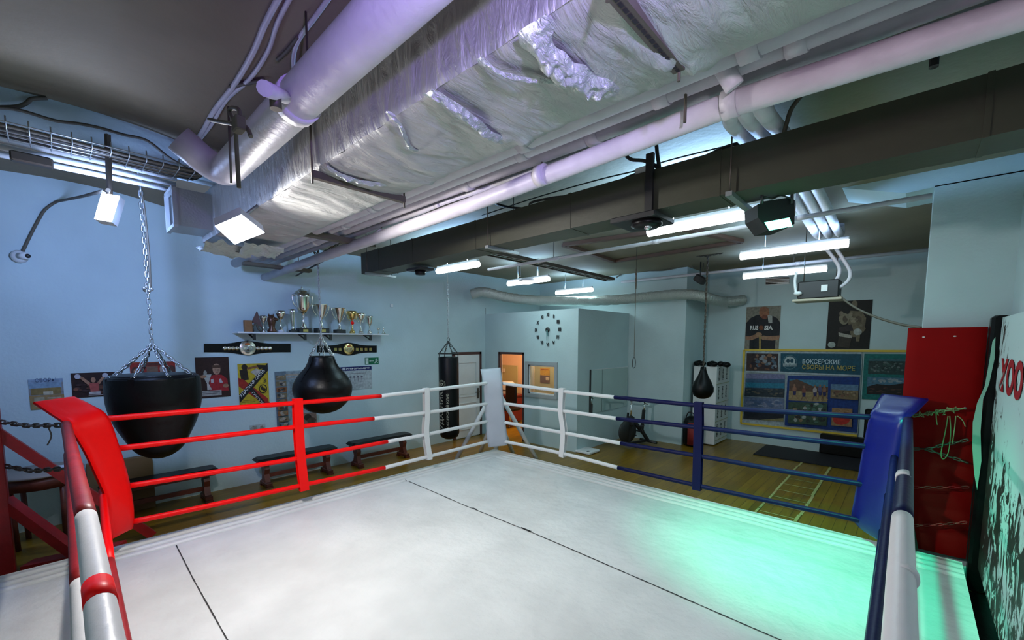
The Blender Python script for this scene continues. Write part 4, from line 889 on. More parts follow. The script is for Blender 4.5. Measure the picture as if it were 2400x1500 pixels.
for k in range(5): sh.append(('r', .1, .74+k*.04, .9-.06*k, .745+k*.04, (.38, .4, .42)))
ob, o_, w_, h_ = lposter('information board with navy header right of pear bag', 797, 859, 871, 913, sh, base=(.5, .56, .58), name='information_board', cat='notice board')
text('ИНФОРМАЦИЯ', 'lettering', M_INKW, o_+uL*w_*.18+V((0, 0, -h_*.135)), uL, nL, width=w_*.74, height=h_*.09, parent=ob, extrude=.012, bold=.015)
G = (.01, .16, .07); Wt = (.6, .75, .68)
lposter('small green exit sign with running figure', 855, 838, 887, 854, [('r', 0, 0, 1, 1, G), ('r', .03, .06, .24, .92, Wt), ('p', [(.3, .46), (.62, .46), (.62, .54), (.3, .54)], Wt), ('p', [(.3, .5), (.38, .38), (.38, .62)], Wt), ('e', .83, .22, .035, .08, Wt), ('p', [(.74, .30), (.86, .32), (.84, .58), (.76, .58)], Wt), ('p', [(.78, .55), (.86, .55), (.94, .84), (.88, .86)], Wt), ('p', [(.74, .55), (.80, .58), (.72, .86), (.66, .84)], Wt), ('p', [(.84, .34), (.94, .40), (.95, .5), (.92, .5), (.86, .42)], Wt)], base=G, name='exit_sign', cat='sign')
# championship belts
def belt(x0, x1, yc, cx, h0, h1, r_px, lbl, n_l, n_r, gold, sq):
    yp = YL-.012; u = 1
    def q(px, py): return P(px, py, 'y', yp)
    top = []; bot = []
    N = 26
    for i in range(N+1):
        px = x0+(x1-x0)*i/N; d = (px-cx)/(r_px*2.1); k = math.exp(-d*d*1.3); hh = (h0+(h1-h0)*k)/2; top.append(q(px, yc-hh)); bot.append(q(px, yc+hh))
    t = thing('championship_belt', q(cx, yc+h1/2), lbl, 'belt', 'championship belts on the left wall'); b = MB()
    b.prism(top+bot[::-1], V((0, .010, 0))); b.build('strap', M_BLACK, t)
    c = q(cx, yc); s_ = (q(cx+10, yc)-c).length/10; R_ = r_px*(q(cx, yc-5)-q(cx, yc+5)).length/10
    mp_ = MB().lathe([(R_, 0), (R_, .012), (R_*.9, .018), (0, .018)], c+V((0, -.001, 0)), (0, -1, 0), 28).build('main_plate', gold, t)
    b = MB()
    for s2 in (-.33, .33): b.tube([c+V((s2*R_+math.cos(k*PI/6)*R_*.27, -.022, math.sin(k*PI/6)*R_*.27)) for k in range(12)], R_*.05, 5, closed=True)
    b.tube([c+V((math.cos(PI+k*PI/8)*R_*.45, -.022, -R_*.38+math.sin(PI+k*PI/8)*R_*.14)) for k in range(9)], R_*.04, 5)
    b.build('plate_rings', M_SILVER if gold is M_GOLD else M_STEEL, mp_)
    b = MB(); b.ball(c+V((0, -.02, R_*.5)), R_*.22, 8, 6, (1.6, .3, .8)); b.build('plate_crest', mat('red_enamel_crest', (.5, .15, .04), .4), mp_)
    for n_, sg in ((n_l, -1), (n_r, 1)):
        for k in range(n_):
            p = q(cx+sg*(r_px+7+k*10*(.95 if not sq else 1.05)), yc+1)
            b = MB()
            if sq: b.box(p, (.055, .02, .06), None, .008)
            else: b.lathe([(.032, 0), (.03, .010), (0, .012)], p, (0, -1, 0), 14)
            b.build('side_medallion', gold, t)
belt(478, 681, 815.5, 580, 20, 33, 17.5, 'longer championship belt with silver plate, left of the two', 4, 4, M_SILVER, False)
belt(743, 883, 818, 817, 16, 30, 13, 'shorter championship belt with gold plate, under shelf end', 2, 4, M_GOLD, True)
# shelf and trophies
a = P(557, 774, 'y', 7.08); c = P(911, 785.5, 'y', 7.08); SZ = (a.z+c.z)/2; SX0, SX1 = a.x, c.x
t = thing('trophy_shelf', ((SX0+SX1)/2, 7.2, SZ), 'long white wall shelf carrying the trophies', 'shelf')
MB().bb((SX0, 7.08, SZ-.022), (SX1, YL, SZ)).build('board', M_WHITE, t)
for px in (594, 713, 773, 866): x = P(px, 785, 'y', 7.15).x; b = MB(); b.bb((x-.02, 7.11, SZ-.035), (x+.02, YL, SZ-.022)); b.bb((x-.02, 7.11, SZ-.12), (x+.02, 7.125, SZ-.022)); b.bar((x, 7.12, SZ-.11), (x, YL, SZ-.03), .02, .012); b.build('bracket', M_BLKM, t)
TY = 7.17
def tpos(px): return P(px, 780, 'y', TY).x
TS = lambda px: (V((tpos(px), TY, SZ))-CAM).dot(fw0)/F_PX
GRP = 'trophies on the wall shelf'
def cup(px, ytop, ybase, wpx, lbl, kind='cup', m_=None, basem=None, handles=True, lid=False, waist=.35, baseh=.12, basew=.6, plate=False):
    m_ = m_ or M_SILVER; basem = basem or M_BLKM; s_ = TS(px); H = (ybase-ytop)*s_; W = wpx*s_/2; x = tpos(px)
    t = thing('trophy_cup', (x, TY, SZ), lbl, 'trophy', GRP); bh = H*baseh
    if basem is M_BLKM: pq = MB().box((x, TY, SZ+bh/2), (W*2*basew, min(.16, W*2*basew), bh), None, .004).build('plinth', basem, t)
    else: MB().lathe([(W*basew, 0), (W*basew, bh*.7), (W*basew*.8, bh)], V((x, TY, SZ)), n=18).build('plinth', basem, t)
    if plate: MB().box((x, TY-min(.08, W*basew)-.001, SZ+bh/2), (W*.6, .004, bh*.55)).build('name_plate', M_GOLD, pq)
    hs = H*(1-baseh); z0 = SZ+bh; top = hs*(.84 if lid else 1.0)
    if kind == 'cup': pr_ = [(W*.42, 0), (W*.40, .03*hs), (W*.15, .12*hs), (W*.10, waist*hs*.7), (W*.2, waist*hs*.85), (W*.12, waist*hs), (W*.45, (waist+.10)*top), (W*.74, (waist+.25)*top), (W*.86, top*.90), (W*.98, top), (W*.92, top), (W*.5, top*.8), (0, top*.7)]
    elif kind == 'tall': pr_ = [(W*.7, 0), (W*.3, .1*hs), (W*.45, .2*hs), (W*.62, .5*hs), (W*.8, .85*hs), (W, hs), (W*.9, hs), (0, hs*.8)]
    elif kind == 'vee': pr_ = [(W*.4, 0), (W*.35, .04*hs), (W*.16, .10*hs), (W*.22, .22*hs), (W*.10, waist*hs), (W*.30, (waist+.07)*hs), (W*.55, .62*hs), (W*.92, hs*.97), (W, hs), (W*.9, hs), (0, hs*.75)]
    else: pr_ = [(W*.45, 0), (W*.35, .05*hs), (W*.12, .15*hs), (W*.10, .5*hs), (W*.55, .62*hs), (W*.95, .85*hs), (W, hs), (W*.9, hs), (0, .8*hs)]
    if lid: pr_ = pr_[:-3] + [(W*.9, top*1.0), (W*.80, top*1.06), (W*.35, top*1.13), (W*.08, top*1.15), (0, top*1.15)]
    MB().lathe(pr_, V((x, TY, z0)), n=24).build('cup', m_, t)
    if lid: MB().ball((x, TY, z0+hs*.985), hs*.022, 8, 6, (1, 1, 2)).build('finial', m_, t)
    if handles:
        for s2 in (-1, 1): MB().tube(catm([V((x+s2*W*.55, TY, z0+hs*(waist+.14))), V((x+s2*W*1.05, TY, z0+top*.72)), V((x+s2*W*1.18, TY, z0+top*.95)), V((x+s2*W*.9, TY, z0+top*.93))], 5), W*.05+.002, 6).build('handle', m_, t)
    return t
p = tpos(581); s_ = TS(581); tag(MB().bb((p-8*s_, TY-.05, SZ), (p+8*s_, TY+.02, SZ+27*s_), .003).build('wooden_box', M_LWOOD), 'small reddish brown wooden box at left end of shelf', 'box')
x = tpos(603); s_ = TS(603); t = thing('pennant_figure', (x, TY, SZ), 'dark triangular pennant award next to the wooden box', 'trophy', GRP)
MB().prism([(x-11*s_, TY-.01, SZ+22*s_), (x+1*s_, TY-.01, SZ+48*s_), (x+11*s_, TY-.01, SZ+12*s_)], (0, .02, 0)).build('pennant', mat('dark_pennant', (.10, .05, .05), .5), t)
b = MB(); b.tube([(x-9*s_, TY, SZ), (x-10*s_, TY, SZ+12*s_), (x-2*s_, TY, SZ+20*s_), (x+4*s_, TY, SZ+6*s_), (x+11*s_, TY, SZ)], .018, 8); b.tube([(x+12*s_, TY, SZ+2*s_), (x+2*s_, TY, SZ+46*s_)], .006, 6); b.build('figure', M_DARKST, t)
cup(618, 735, 773, 15, 'small silver cup behind the pennant award', 'goblet', basem=M_SILVER, handles=True, baseh=.08)
x = tpos(638); s_ = TS(638); t = thing('bear_bust', (x, TY, SZ), 'dark bronze animal head bust on the shelf', 'trophy', GRP)
MB().lathe([(9*s_, 0), (10*s_, 3*s_), (6*s_, 10*s_), (7*s_, 18*s_), (9*s_, 26*s_), (8*s_, 34*s_), (4*s_, 40*s_), (0, 41*s_)], V((x, TY, SZ)), n=16).build('bust', mat('dark_bronze', (.10, .045, .025), .35, .5), t)
MB().ball((x+6*s_, TY-.03, SZ+30*s_), 6*s_, 10, 8, (1.3, 1, .7)).build('muzzle', MATS['dark_bronze'], t)
for s2 in (-5, 4): MB().lathe([(2.5*s_, 0), (0, 7*s_)], V((x+s2*s_, TY, SZ+37*s_)), n=8).build('ear', MATS['dark_bronze'], t)
cup(659, 725, 775, 22, 'slender goblet cup on white base, third cup from left', 'goblet', basem=M_WHITE, handles=False)
cup(687, 722, 776, 15, 'narrow tall vase shaped trophy left of the biggest cup', 'tall', basem=M_BLKM, handles=False, basew=.95)
cup(712, 673, 777, 38, 'biggest lidded trophy cup with two handles', 'cup', lid=True, basew=.72, baseh=.10, plate=True)
cup(754, 712, 778, 32, 'second biggest cup, V shaped, right of the biggest', 'vee', basew=.85, baseh=.17, plate=True)
cup(796, 720, 779, 28, 'wide silver cup with black base near shelf middle', 'vee', basew=.75, baseh=.15, waist=.30)
cup(826, 729, 781, 21, 'yellow gold cup with red round badge', 'goblet', m_=M_GOLD, basem=M_GOLD)
cup(846, 734, 782, 19, 'silver goblet with curled handles, third from right of tall ones', 'goblet', basem=M_SILVER)
cup(866.5, 742, 783, 17, 'short silver cup near right end of the shelf', 'cup', basem=M_SILVER, handles=False)
cup(887, 769, 783, 8, 'tiny cup near the right end of shelf', 'goblet', basem=M_SILVER, handles=False)
x = tpos(898.6); s_ = TS(898.6); t = thing('boxer_figurine', (x, TY, SZ), 'tiny silver boxer figurine at right end of shelf', 'trophy', GRP)
b = MB(); b.box((x, TY, SZ+1*s_), (9*s_, .05, 2*s_)); b.tube([(x-2*s_, TY, SZ+2*s_), (x-1*s_, TY, SZ+8*s_)], .8*s_, 6); b.tube([(x+3*s_, TY, SZ+2*s_), (x, TY, SZ+8*s_)], .8*s_, 6); b.tube([(x, TY, SZ+8*s_), (x+.5*s_, TY, SZ+13*s_)], 1.3*s_, 8); b.ball((x+.5*s_, TY, SZ+15.5*s_), 1.4*s_, 8, 6); b.tube([(x, TY, SZ+12*s_), (x+5*s_, TY, SZ+14*s_)], .6*s_, 6); b.build('figure', M_SILVER, t)
q = P(826, 757, 'y', TY-.06); b = MB(); b.lathe([(.03, 0), (.028, .006), (0, .007)], q, (0, -1, 0), 16); bb_ = [o_ for o_ in COL.objects if o_.get('label', '').startswith('yellow gold cup')][0]; b.build('round_badge', M_RED, bb_)
# security camera, sensor
q = P(45, 600, 'y', 7.28); t = thing('security_camera', q, 'small dome camera on left wall with dark lens', 'camera')
MB().lathe([(.07, 0), (.07, .03), (.05, .06), (.02, .07)], q+V((0, .06, 0)), (0, -1, 0), 18).build('mount', M_WHITE, t); MB().tube([q, q+V((.06, -.07, .0))], .035, 12).build('body', M_WHITE, t); MB().ball(q+V((.065, -.075, 0)), .024, 10, 8).build('lens', M_BLKM, t)
q = P(918, 716, 'y', YL-.01); tag(MB().box(q, (.06, .02, .06), None, .006).build('wall_sensor', M_WHITE), 'tiny white sensor on left wall above right shelf end', 'sensor')
q = P(1120, 812, 'y', YL-.01)
# scuffed plaster patch
lposter('faint brown scuff patch on left wall above the red rope', 585, 995, 622, 1015, blobs(0, 0, 1, 1, 22, [(.30, .26, .2), (.38, .36, .32), (.45, .47, .46)], rnd, .5), base=(.52, .58, .58), name='scuff_patch', cat='stain')
# benches
def bench():
    t = thing('bench', (0, 0, 0), 'b', 'bench', 'benches along the left wall')
    MB().box((0, 0, .42), (1.20, .30, .07), None, .03).build('cushion', M_BLACK, t); MB().box((0, 0, .37), (1.10, .24, .03)).build('seat_board', M_WOOD, t)
    for s2 in (-1, 1):
        b = MB(); b.prism([(s2*.46-.035, -.05, .36), (s2*.46-.035, -.08, .28), (s2*.46-.035, -.05, .2), (s2*.46-.035, -.09, .08), (s2*.46-.035, .09, .08), (s2*.46-.035, .05, .2), (s2*.46-.035, .08, .28), (s2*.46-.035, .05, .36)], (.07, 0, 0)); b.build('leg', M_WOOD, t)
        b = MB(); b.box((s2*.46, 0, .055), (.09, .30, .06), None, .01)
        for s3 in (-1, 1): b.box((s2*.46, s3*.13, .015), (.09, .06, .03))
        b.build('foot', M_WOOD, t)
    MB().box((0, 0, .17), (.9, .03, .06)).build('stretcher', M_WOOD, t); return t
b1 = bench(); b1.location = (.86, 7.02, 0); b1['label'] = 'black topped bench nearest the red corner pad'
dup(b1, (2.53, 7.02, 0), 'middle bench below the tall blue grey poster'); dup(b1, (3.97, 6.98, 0), 'black topped bench farthest along, near the slim bag')
a = P(356, 1066, 'y', 7.25); tag(MB().bb((a.x-.62, 7.22, 0), (a.x, 7.31, a.z), .004).build('cardboard_sheet', mat('cardboard', (.20, .11, .04), .7, var=.15)), 'brown board leaning on wall behind nearest bench', 'board')
# round table at left
c = P(95, 1101, 'y', 6.85); t = thing('round_table', (c.x, c.y, 0), 'dark round table with pale top in the left corner', 'table')
MB().lathe([(.0, c.z-.03), (.33, c.z-.03), (.34, c.z-.015), (.33, c.z), (0, c.z)], V((c.x, c.y, 0)), n=36).build('tabletop', mat('pale_tabletop', (.30, .26, .22), .5), t)
MB().lathe([(.30, c.z-.16), (.31, c.z-.03)], V((c.x, c.y, 0)), n=36).build('apron', M_WOOD, t)
for k in range(4): a = k*PI/2+.6; MB().tube([(c.x+.27*math.cos(a), c.y+.27*math.sin(a), c.z-.1), (c.x+.25*math.cos(a), c.y+.25*math.sin(a), 0)], .024, 10).build('leg', M_WOOD, t)
p = c+V((.12, -.05, .004)); tag(MB().bb(p-V((.16, .1, 0)), p+V((.16, .1, .004))).build('paper_sheet', mat('paper', (.7, .72, .78), .6)), 'white paper sheets lying on the round table', 'paper')

# ================================================================ office block and clock
nB = V((-1, 0, 0)); uB = V((0, -1, 0))
c = P(1284, 773, 'x', XR-.01); t = thing('wall_clock', c, 'large wall clock of separate black numerals on office wall', 'clock')
R_ = (P(1284, 738, 'x', XR).z-P(1284, 808, 'x', XR).z)/2
for k, s in enumerate(('XII', 'I', 'II', 'III', 'IV', 'V', 'VI', 'VII', 'VIII', 'IX', 'X', 'XI')):
    a = k*PI/6; p = c+uB*(math.sin(a)*R_)+ZZ*(math.cos(a)*R_)
    w_ = .03 if s in ('I',) else .07; text(s, 'numeral', M_INKB, p-uB*w_/2-ZZ*.035, uB, nB, width=w_, height=.075, parent=t, extrude=.008, bold=.06)
MB().lathe([(.05, 0), (.05, .02), (.03, .03), (0, .03)], c, (-1, 0, 0), 24).build('clock_hub', M_BLKM, t)
M_HAND = mat('teal_metal', (.10, .22, .22), .4)
b = MB(); n_ = V((-.035, 0, 0))
b.prism([c+n_+uB*.012, c+n_-uB*.012, c+n_-uB*.004-ZZ*R_*.72, c+n_+uB*.004-ZZ*R_*.72], V((-.003, 0, 0))); b.build('minute_hand', M_HAND, t)
b = MB(); n_ = V((-.030, 0, 0)); dd = (uB*.20-ZZ*.98).normalized(); sd = V((0, dd.z, -dd.y))
b.prism([c+n_+sd*.016, c+n_-sd*.016, c+n_-sd*.006+dd*R_*.45, c+n_+sd*.006+dd*R_*.45], V((-.003, 0, 0))); b.build('hour_hand', M_HAND, t)
# inside the office
lamp_o = V((8.0, 6.6, 2.70)); t = thing('office_lamp', lamp_o, 'warm ceiling lamp inside the office', 'ceiling light')
MB().lathe([(0, -.06), (.12, -.05), (.16, 0), (.16, .06)], lamp_o, n=20).build('diffuser', mat('warm_lamp', (1, .8, .6), .5, emit=(1, .55, .28), estr=5), t)
lamp('POINT', 'office_glow', t, lamp_o-V((0, 0, .2)), L['office'], (1, .56, .30), .15)
q = P(1213, 857, 'x', 8.83); q0 = P(1170, 857, 'x', 8.83); q1 = P(1213, 943, 'x', 8.83)
b = MB(); b.bb((8.80, q0.y, q1.z), (8.84, q.y, q.z)); b.col = (1, 1, 1); tag(b.build('wall_panel', mat('yellow_green_panel', (.34, .32, .16), .6)), 'yellowish panel on the back wall inside the office', 'panel')
q = P(1178, 868, 'x', 8.78); tag(MB().box(q, (.02, .18, .10)).build('paper_notice', mat('pale_paper', (.5, .45, .35), .6)), 'paper notice on the yellowish office panel', 'notice')
q = P(1200, 935, 'x', 8.5); zt_ = .76
t = thing('office_desk', (8.5, q.y, 0), 'dark red desk inside the office', 'desk'); MB().bb((8.2, q.y-.25, zt_-.04), (8.75, q.y+.9, zt_)).build('desk_top', mat('dark_red_wood', (.16, .02, .015), .4), t); MB().bb((8.25, q.y-.22, .05), (8.70, q.y+.85, zt_-.04)).build('desk_body', MATS['dark_red_wood'], t)
a_ = P(1238, 845, 'x', 8.78); c_ = P(1302, 940, 'x', 8.78); tag(MB().bb((8.80, c_.y, c_.z-.1), (8.84, a_.y-.02, a_.z+.1)).build('wall_panel', mat('dim_view_olive', (.20, .22, .14), .6)), 'added olive panel dimming the view through the office window', 'panel')  # panel added so the window view turns dim and olive
m_ = P(1188, 893, 'x', 8.45); t = thing('printer', (m_.x, m_.y, zt_), 'white printer on the office desk', 'printer'); MB().box((m_.x, m_.y, zt_+.17), (.3, .34, .34), None, .03).build('printer_body', M_WHITE, t); MB().box((m_.x-.16, m_.y, zt_+.12), (.04, .22, .02)).build('paper_tray', M_BLKM, t)
m_ = P(1196, 925, 'x', 7.9); t = thing('office_chair', (m_.x, m_.y, 0), 'black office chair in front of the desk', 'chair')
MB().box((m_.x, m_.y, .48), (.42, .42, .08), None, .03).build('seat', M_BLACK, t); MB().box((m_.x-.02, m_.y-.05, .85), (.07, .38, .45), None, .03).build('backrest', M_BLACK, t); MB().tube([(m_.x, m_.y, .05), (m_.x, m_.y, .45)], .025, 8).build('column', M_CHROME, t)
for k in range(5): a = k*2*PI/5; MB().tube([(m_.x, m_.y, .09), (m_.x+.25*math.cos(a), m_.y+.25*math.sin(a), .04)], .018, 6).build('base_arm', M_BLKM, t)
y0_ = P(1243, 890, 'x', 7.6).y; b = MB(); b.tube([(7.6, y0_, .9), (7.6, y0_, 2.1)], .10, 14); tag(b.build('rolled_curtain', M_WHITE), 'pale rolled curtain behind the office window', 'curtain')
a = P(1266, 862, 'x', 8.78); c_ = P(1288, 898, 'x', 8.78); b = MB()
poster_mesh(b, V((8.79, a.y, a.z)), uB, nB, a.y-c_.y, a.z-c_.z, [('r', 0, .0, 1, .5, (.35, .22, .02)), ('r', 0, .5, 1, 1, (.10, .07, .06)), ('r', .05, .08, .9, .14, (.2, .05, .02)), ('r', .6, .6, .95, .8, (.4, .38, .3))], base=(.3, .2, .03)); tag(b.build('poster', M_PRINT), 'yellow and dark poster seen through the office window', 'poster')
# mirror on the office side wall
a = P(1383, 868, 'y', 4.72); c_ = P(1383, 970, 'y', 4.72); M_MIR = mat('mirror_glass', (.62, .70, .66), .04, 1.0)
t = thing('wall_mirror', (8.0, 4.72, c_.z), 'two pane wall mirror behind the exercise bikes', 'mirror')
MB().bb((7.40, 4.71, c_.z), (7.83, 4.73, a.z)).build('mirror_pane', M_MIR, t); MB().bb((7.845, 4.71, c_.z), (8.93, 4.73, a.z)).build('mirror_pane', M_MIR, t)
MB().bb((7.375, 4.70, c_.z-.01), (7.395, 4.73, a.z+.015)).build('edge_strip', M_BLKM, t); MB().bb((7.395, 4.70, a.z), (8.93, 4.73, a.z+.012)).build('edge_strip', M_WHITE, t)
q = P(1375, 1056, 'z', .03); t = thing('floor_scale', (q.x, q.y, 0), 'flat white scale on floor at the office corner', 'scale'); MB().box((q.x, q.y-.02, .03), (.38, .34, .045), None, .01).build('platform', M_WHITE, t); MB().box((q.x-.1, q.y-.1, .054), (.08, .05, .004)).build('display', M_BLKM, t)
# exercise bikes
def bike(f, r, lbl):
    f = V((f[0], f[1], 0)); r = V((r[0], r[1], 0)); d = (r-f).normalized(); s_ = V((-d.y, d.x, 0)); at = lambda l, z, w=0: f+d*l+ZZ*z+s_*w; Ln = (r-f).length
    t = thing('exercise_bike', (f+r)/2, lbl, 'exercise bike', 'exercise bikes by the office wall')
    MB().tube([at(.15, .06, -.22), at(.15, .06, .22)], .03, 8).build('front_foot', M_BLKM, t); MB().tube([at(Ln, .06, -.22), at(Ln, .06, .22)], .03, 8).build('rear_foot', M_BLKM, t)
    MB().lathe([(0, -.02), (.24, -.02), (.25, 0), (.24, .02), (0, .02)], at(.12, .34), s_, 28).build('flywheel', M_BLKM, t)
    b = MB(); b.bar(at(.15, .06), at(.2, .62), .06, .05, s_); b.bar(at(.2, .62), at(Ln*.75, .28), .07, .06, s_); b.bar(at(Ln*.75, .28), at(Ln, .06), .06, .05, s_); b.bar(at(Ln*.72, .28), at(Ln*.78, .75), .05, .05, s_); b.bar(at(.15, .08), at(Ln, .08), .05, .04, s_); b.bar(at(.12, .34, .04), at(.18, .72, .05), .03, .03, s_); b.build('frame', M_BLKM, t)
    MB().box(at(.22, .55), (.12, .12, .22), None, .03).build('resistance_box', M_BLKM, t)
    MB().tube([at(.2, .6), at(.22, .98)], .022, 8).build('handlebar_post', M_CHROME, t)
    b = MB(); b.tube(catm([at(-.06, 1.02, -.22), at(.0, 1.05, -.22), at(.2, 1.0, -.15), at(.22, .99, 0), at(.2, 1.0, .15), at(.0, 1.05, .22), at(-.06, 1.02, .22)], 4), .02, 8); b.build('handlebar', M_BLKM, t)
    MB().tube([at(Ln*.78, .7), at(Ln*.80, .92)], .018, 8).build('seat_post', M_CHROME, t)
    b = MB(); b.grid(lambda i, j: tuple(at(Ln*.80-.16+.28*i, .95+.03*math.sin(j*PI), (j-.5)*(.06+.16*i))), 8, 8); b.grid(lambda i, j: tuple(at(Ln*.80-.16+.28*i, .95-.03*math.sin(j*PI), (j-.5)*(.06+.16*i))), 8, 8); b.build('saddle', M_BLACK, t)
    MB().tube([at(Ln*.80, .89), at(Ln*.80+.09, .86)], .012, 6).build('adjust_knob', mat('brown_knob', (.2, .1, .04), .5), t)
    b = MB(); b.tube([at(.42, .32, -.14), at(.42, .32, .14)], .015, 6); b.tube([at(.42, .32, .12), at(.5, .18, .12)], .014, 6); b.tube([at(.42, .32, -.12), at(.34, .46, -.12)], .014, 6); b.box(at(.5, .18, .17), (.09, .09, .02)); b.box(at(.34, .46, -.17), (.09, .09, .02)); b.build('crank_pedals', M_BLKM, t)
bike((7.88, 4.22), (8.62, 4.02), 'black exercise bike in front of the two pane mirror')
# cabinet with stickers, gloves on it
A = P(1626, 862, 'x', 9.35); B_ = P(1680, 860, 'x', 9.35); zt_ = B_.z; y0c, y1c = P(1623, 950, 'x', 9.35).y, P(1677, 950, 'x', 9.35).y
t = thing('white_cabinet', (9.7, (y0c+y1c)/2, 0), 'tall white cabinet beside the blue strap, back wall', 'cabinet')
MB().bb((9.35, y1c, .02), (10.2, y0c, zt_), .006).build('cabinet_body', M_WHITE, t)
b = MB(); rnd = random.Random(5)
for cx in range(3):
    for rz in range(4):
        x = 9.50+cx*.25; z0_ = .18+rz*.40
        for k in range(9):
            z = z0_+k*.03; b.bb((x-.02-rnd.uniform(0, .02), y1c-.004, z), (x+.02+rnd.uniform(0, .03), y1c-.001, z+.017))
b.build('sticker_rows', M_INKB, t)
b = MB()
for k in range(4): b.bb((9.36, y1c-.006, .1+.40*k), (10.19, y1c-.001, .112+.40*k))
b.build('sheet_edges', mat('aged_paper', (.42, .42, .28), .7), t)
rnd = random.Random(9); b = MB(); yc_ = (y0c+y1c)/2
for k in range(9): b.ball((9.30+rnd.uniform(.05, .3), y0c-.02-(y0c-y1c+.15)*k/8, zt_+.045+rnd.uniform(0, .03)), .07, 10, 7, (1.2, 1.0, .8))
tag(b.build('folded_black_cloth', M_BLACK), 'black gear heaped on top of the white cabinet', 'gear')
q = P(1618, 1043, 'z', 0); t = thing('gear_bag', (q.x-.1, q.y, 0), 'black and dark red gear bag standing by the cabinet', 'bag')
MB().lathe([(0, 0), (.15, .01), (.17, .08), (.17, .45), (.14, .58), (.06, .63), (0, .63)], V((q.x-.02, q.y-.03, 0)), n=20).build('bag_body', M_BLACK, t)
MB().lathe([(.0, .04), (.12, .05), (.12, .50), (.0, .52)], V((q.x-.11, q.y-.09, 0)), n=16).build('red_panel', mat('dark_red_cloth', (.22, .012, .01), .7), t)
MB().tube(catm([V((q.x-.02, q.y+.1, .6)), V((q.x-.02, q.y+.05, .7)), V((q.x-.02, q.y-.05, .68)), V((q.x-.02, q.y-.1, .58))], 5), .012, 6).build('handle', M_BLKM, t)

# ================================================================ back wall
XP = XW-.004
def W(px, py, off=0): return P(px, py, 'x', XP-off)
class Pr:
    def __init__(s): s.b = MB(); s.l = .004
    def q(s, pts, col): s.l += .0012; s.b.col = col; s.b.poly([W(x, y, s.l) for x, y in pts]); return s
    def rect(s, x0, y0, x1, y1, col): return s.q([(x0, y0), (x1, y0), (x1, y1), (x0, y1)], col)
    def ell(s, cx, cy, rx, ry, col): return s.q([(cx+rx*math.cos(a*PI/8), cy+ry*math.sin(a*PI/8)) for a in range(16)], col)
    def slab(s, pts, col, t=.02): s.b.col = col; s.b.prism([W(x, y, 0) for x, y in pts], V((-t, 0, 0))); s.l = t; return s
    def scat(s, x0, y0, x1, y1, n, cols, rnd, rx=.09, ry=.12):
        for _ in range(n): a, c = (x1-x0)*rx*rnd.uniform(.4, 1), (y1-y0)*ry*rnd.uniform(.4, 1); s.ell(rnd.uniform(x0+a, x1-a), rnd.uniform(y0+c, y1-c), a, c, rnd.choice(cols)); s.l -= .0011
        s.l += .001; return s
rnd = random.Random(21)
t = thing('poster_board', W(1880, 1000), 'large yellow framed board about boxing camps with photo panels', 'notice board')
p = Pr(); p.slab([(1747, 822), (2020, 825), (2010, 1019), (1738, 991)], (.45, .52, .56), .02)
p.q([(1750, 828), (1824, 829), (1823, 870), (1749, 869)], (.05, .03, .03)); p.scat(1751, 829, 1822, 868, 40, [(.2, .08, .05), (.03, .02, .03), (.10, .16, .22), (.3, .16, .1), (.28, .3, .34)], rnd)
p.q([(1830, 828), (2019, 829.5), (2017, 879), (1829, 870.5)], (.012, .09, .14))
p.ell(1851, 849, 17, 17, (.10, .22, .27)).ell(1851, 849, 15.5, 15.5, (.01, .08, .12)).ell(1851, 847, 13, 12, (.5, .58, .6)).ell(1847, 846, 4, 5, (.02, .08, .12)).ell(1856, 846, 4, 5, (.02, .08, .12)).rect(1835, 852, 1867, 859, (.5, .58, .6))
p.q([(1748, 875), (1840, 878), (1838, 932), (1745, 928)], (.05, .12, .22)); p.q([(1748, 875), (1840, 878), (1840, 889), (1748, 887)], (.22, .22, .38)); p.q([(1747, 896), (1839, 899), (1839, 910), (1747, 908)], (.03, .22, .34)); p.q([(1746, 909), (1839, 911), (1838, 932), (1745, 928)], (.03, .045, .06)); p.scat(1748, 910, 1836, 928, 30, [(.1, .1, .1), (.02, .03, .04), (.14, .12, .09)], rnd, .06, .1)
p.q([(1745, 930), (1838, 934), (1836, 988), (1742, 981)], (.16, .2, .32)); p.scat(1747, 936, 1835, 956, 26, [(.35, .38, .48), (.1, .15, .28), (.25, .27, .4)], rnd, .12, .2); p.q([(1744, 958), (1837, 962), (1836, 988), (1742, 981)], (.015, .02, .03)); p.q([(1780, 984), (1836, 980), (1836, 988)], (.3, .26, .12))
p.q([(1846, 880), (2015, 883.5), (2008, 1014), (1839, 997)], (.01, .045, .22))
p.q([(1850, 889), (1941, 891), (1939, 943), (1848, 938)], (.06, .22, .33)); p.q([(1850, 893), (1868, 889), (1905, 905), (1941, 907), (1940, 925), (1849, 925)], (.13, .07, .05)); p.q([(1849, 916), (1940, 920), (1939, 943), (1848, 938)], (.38, .27, .13))
for x, y, c1 in ((1862, 908, (.35, .16, .1)), (1884, 912, (.25, .09, .06)), (1910, 911, (.5, .42, .4)), (1922, 909, (.1, .1, .2)), (1932, 910, (.3, .15, .1))):
    p.ell(x, y-5, 2.6, 3.2, (.32, .17, .11)); p.ell(x, y+4, 5, 7, c1); p.q([(x-4, y+9), (x+4, y+9), (x+3, y+18), (x-3, y+18)], (.03, .03, .12)); p.q([(x-4, y+17), (x-2, y+17), (x-6, y+27), (x-8, y+27)], (.3, .16, .1)); p.q([(x+2, y+17), (x+4, y+17), (x+9, y+27), (x+7, y+27)], (.3, .16, .1))
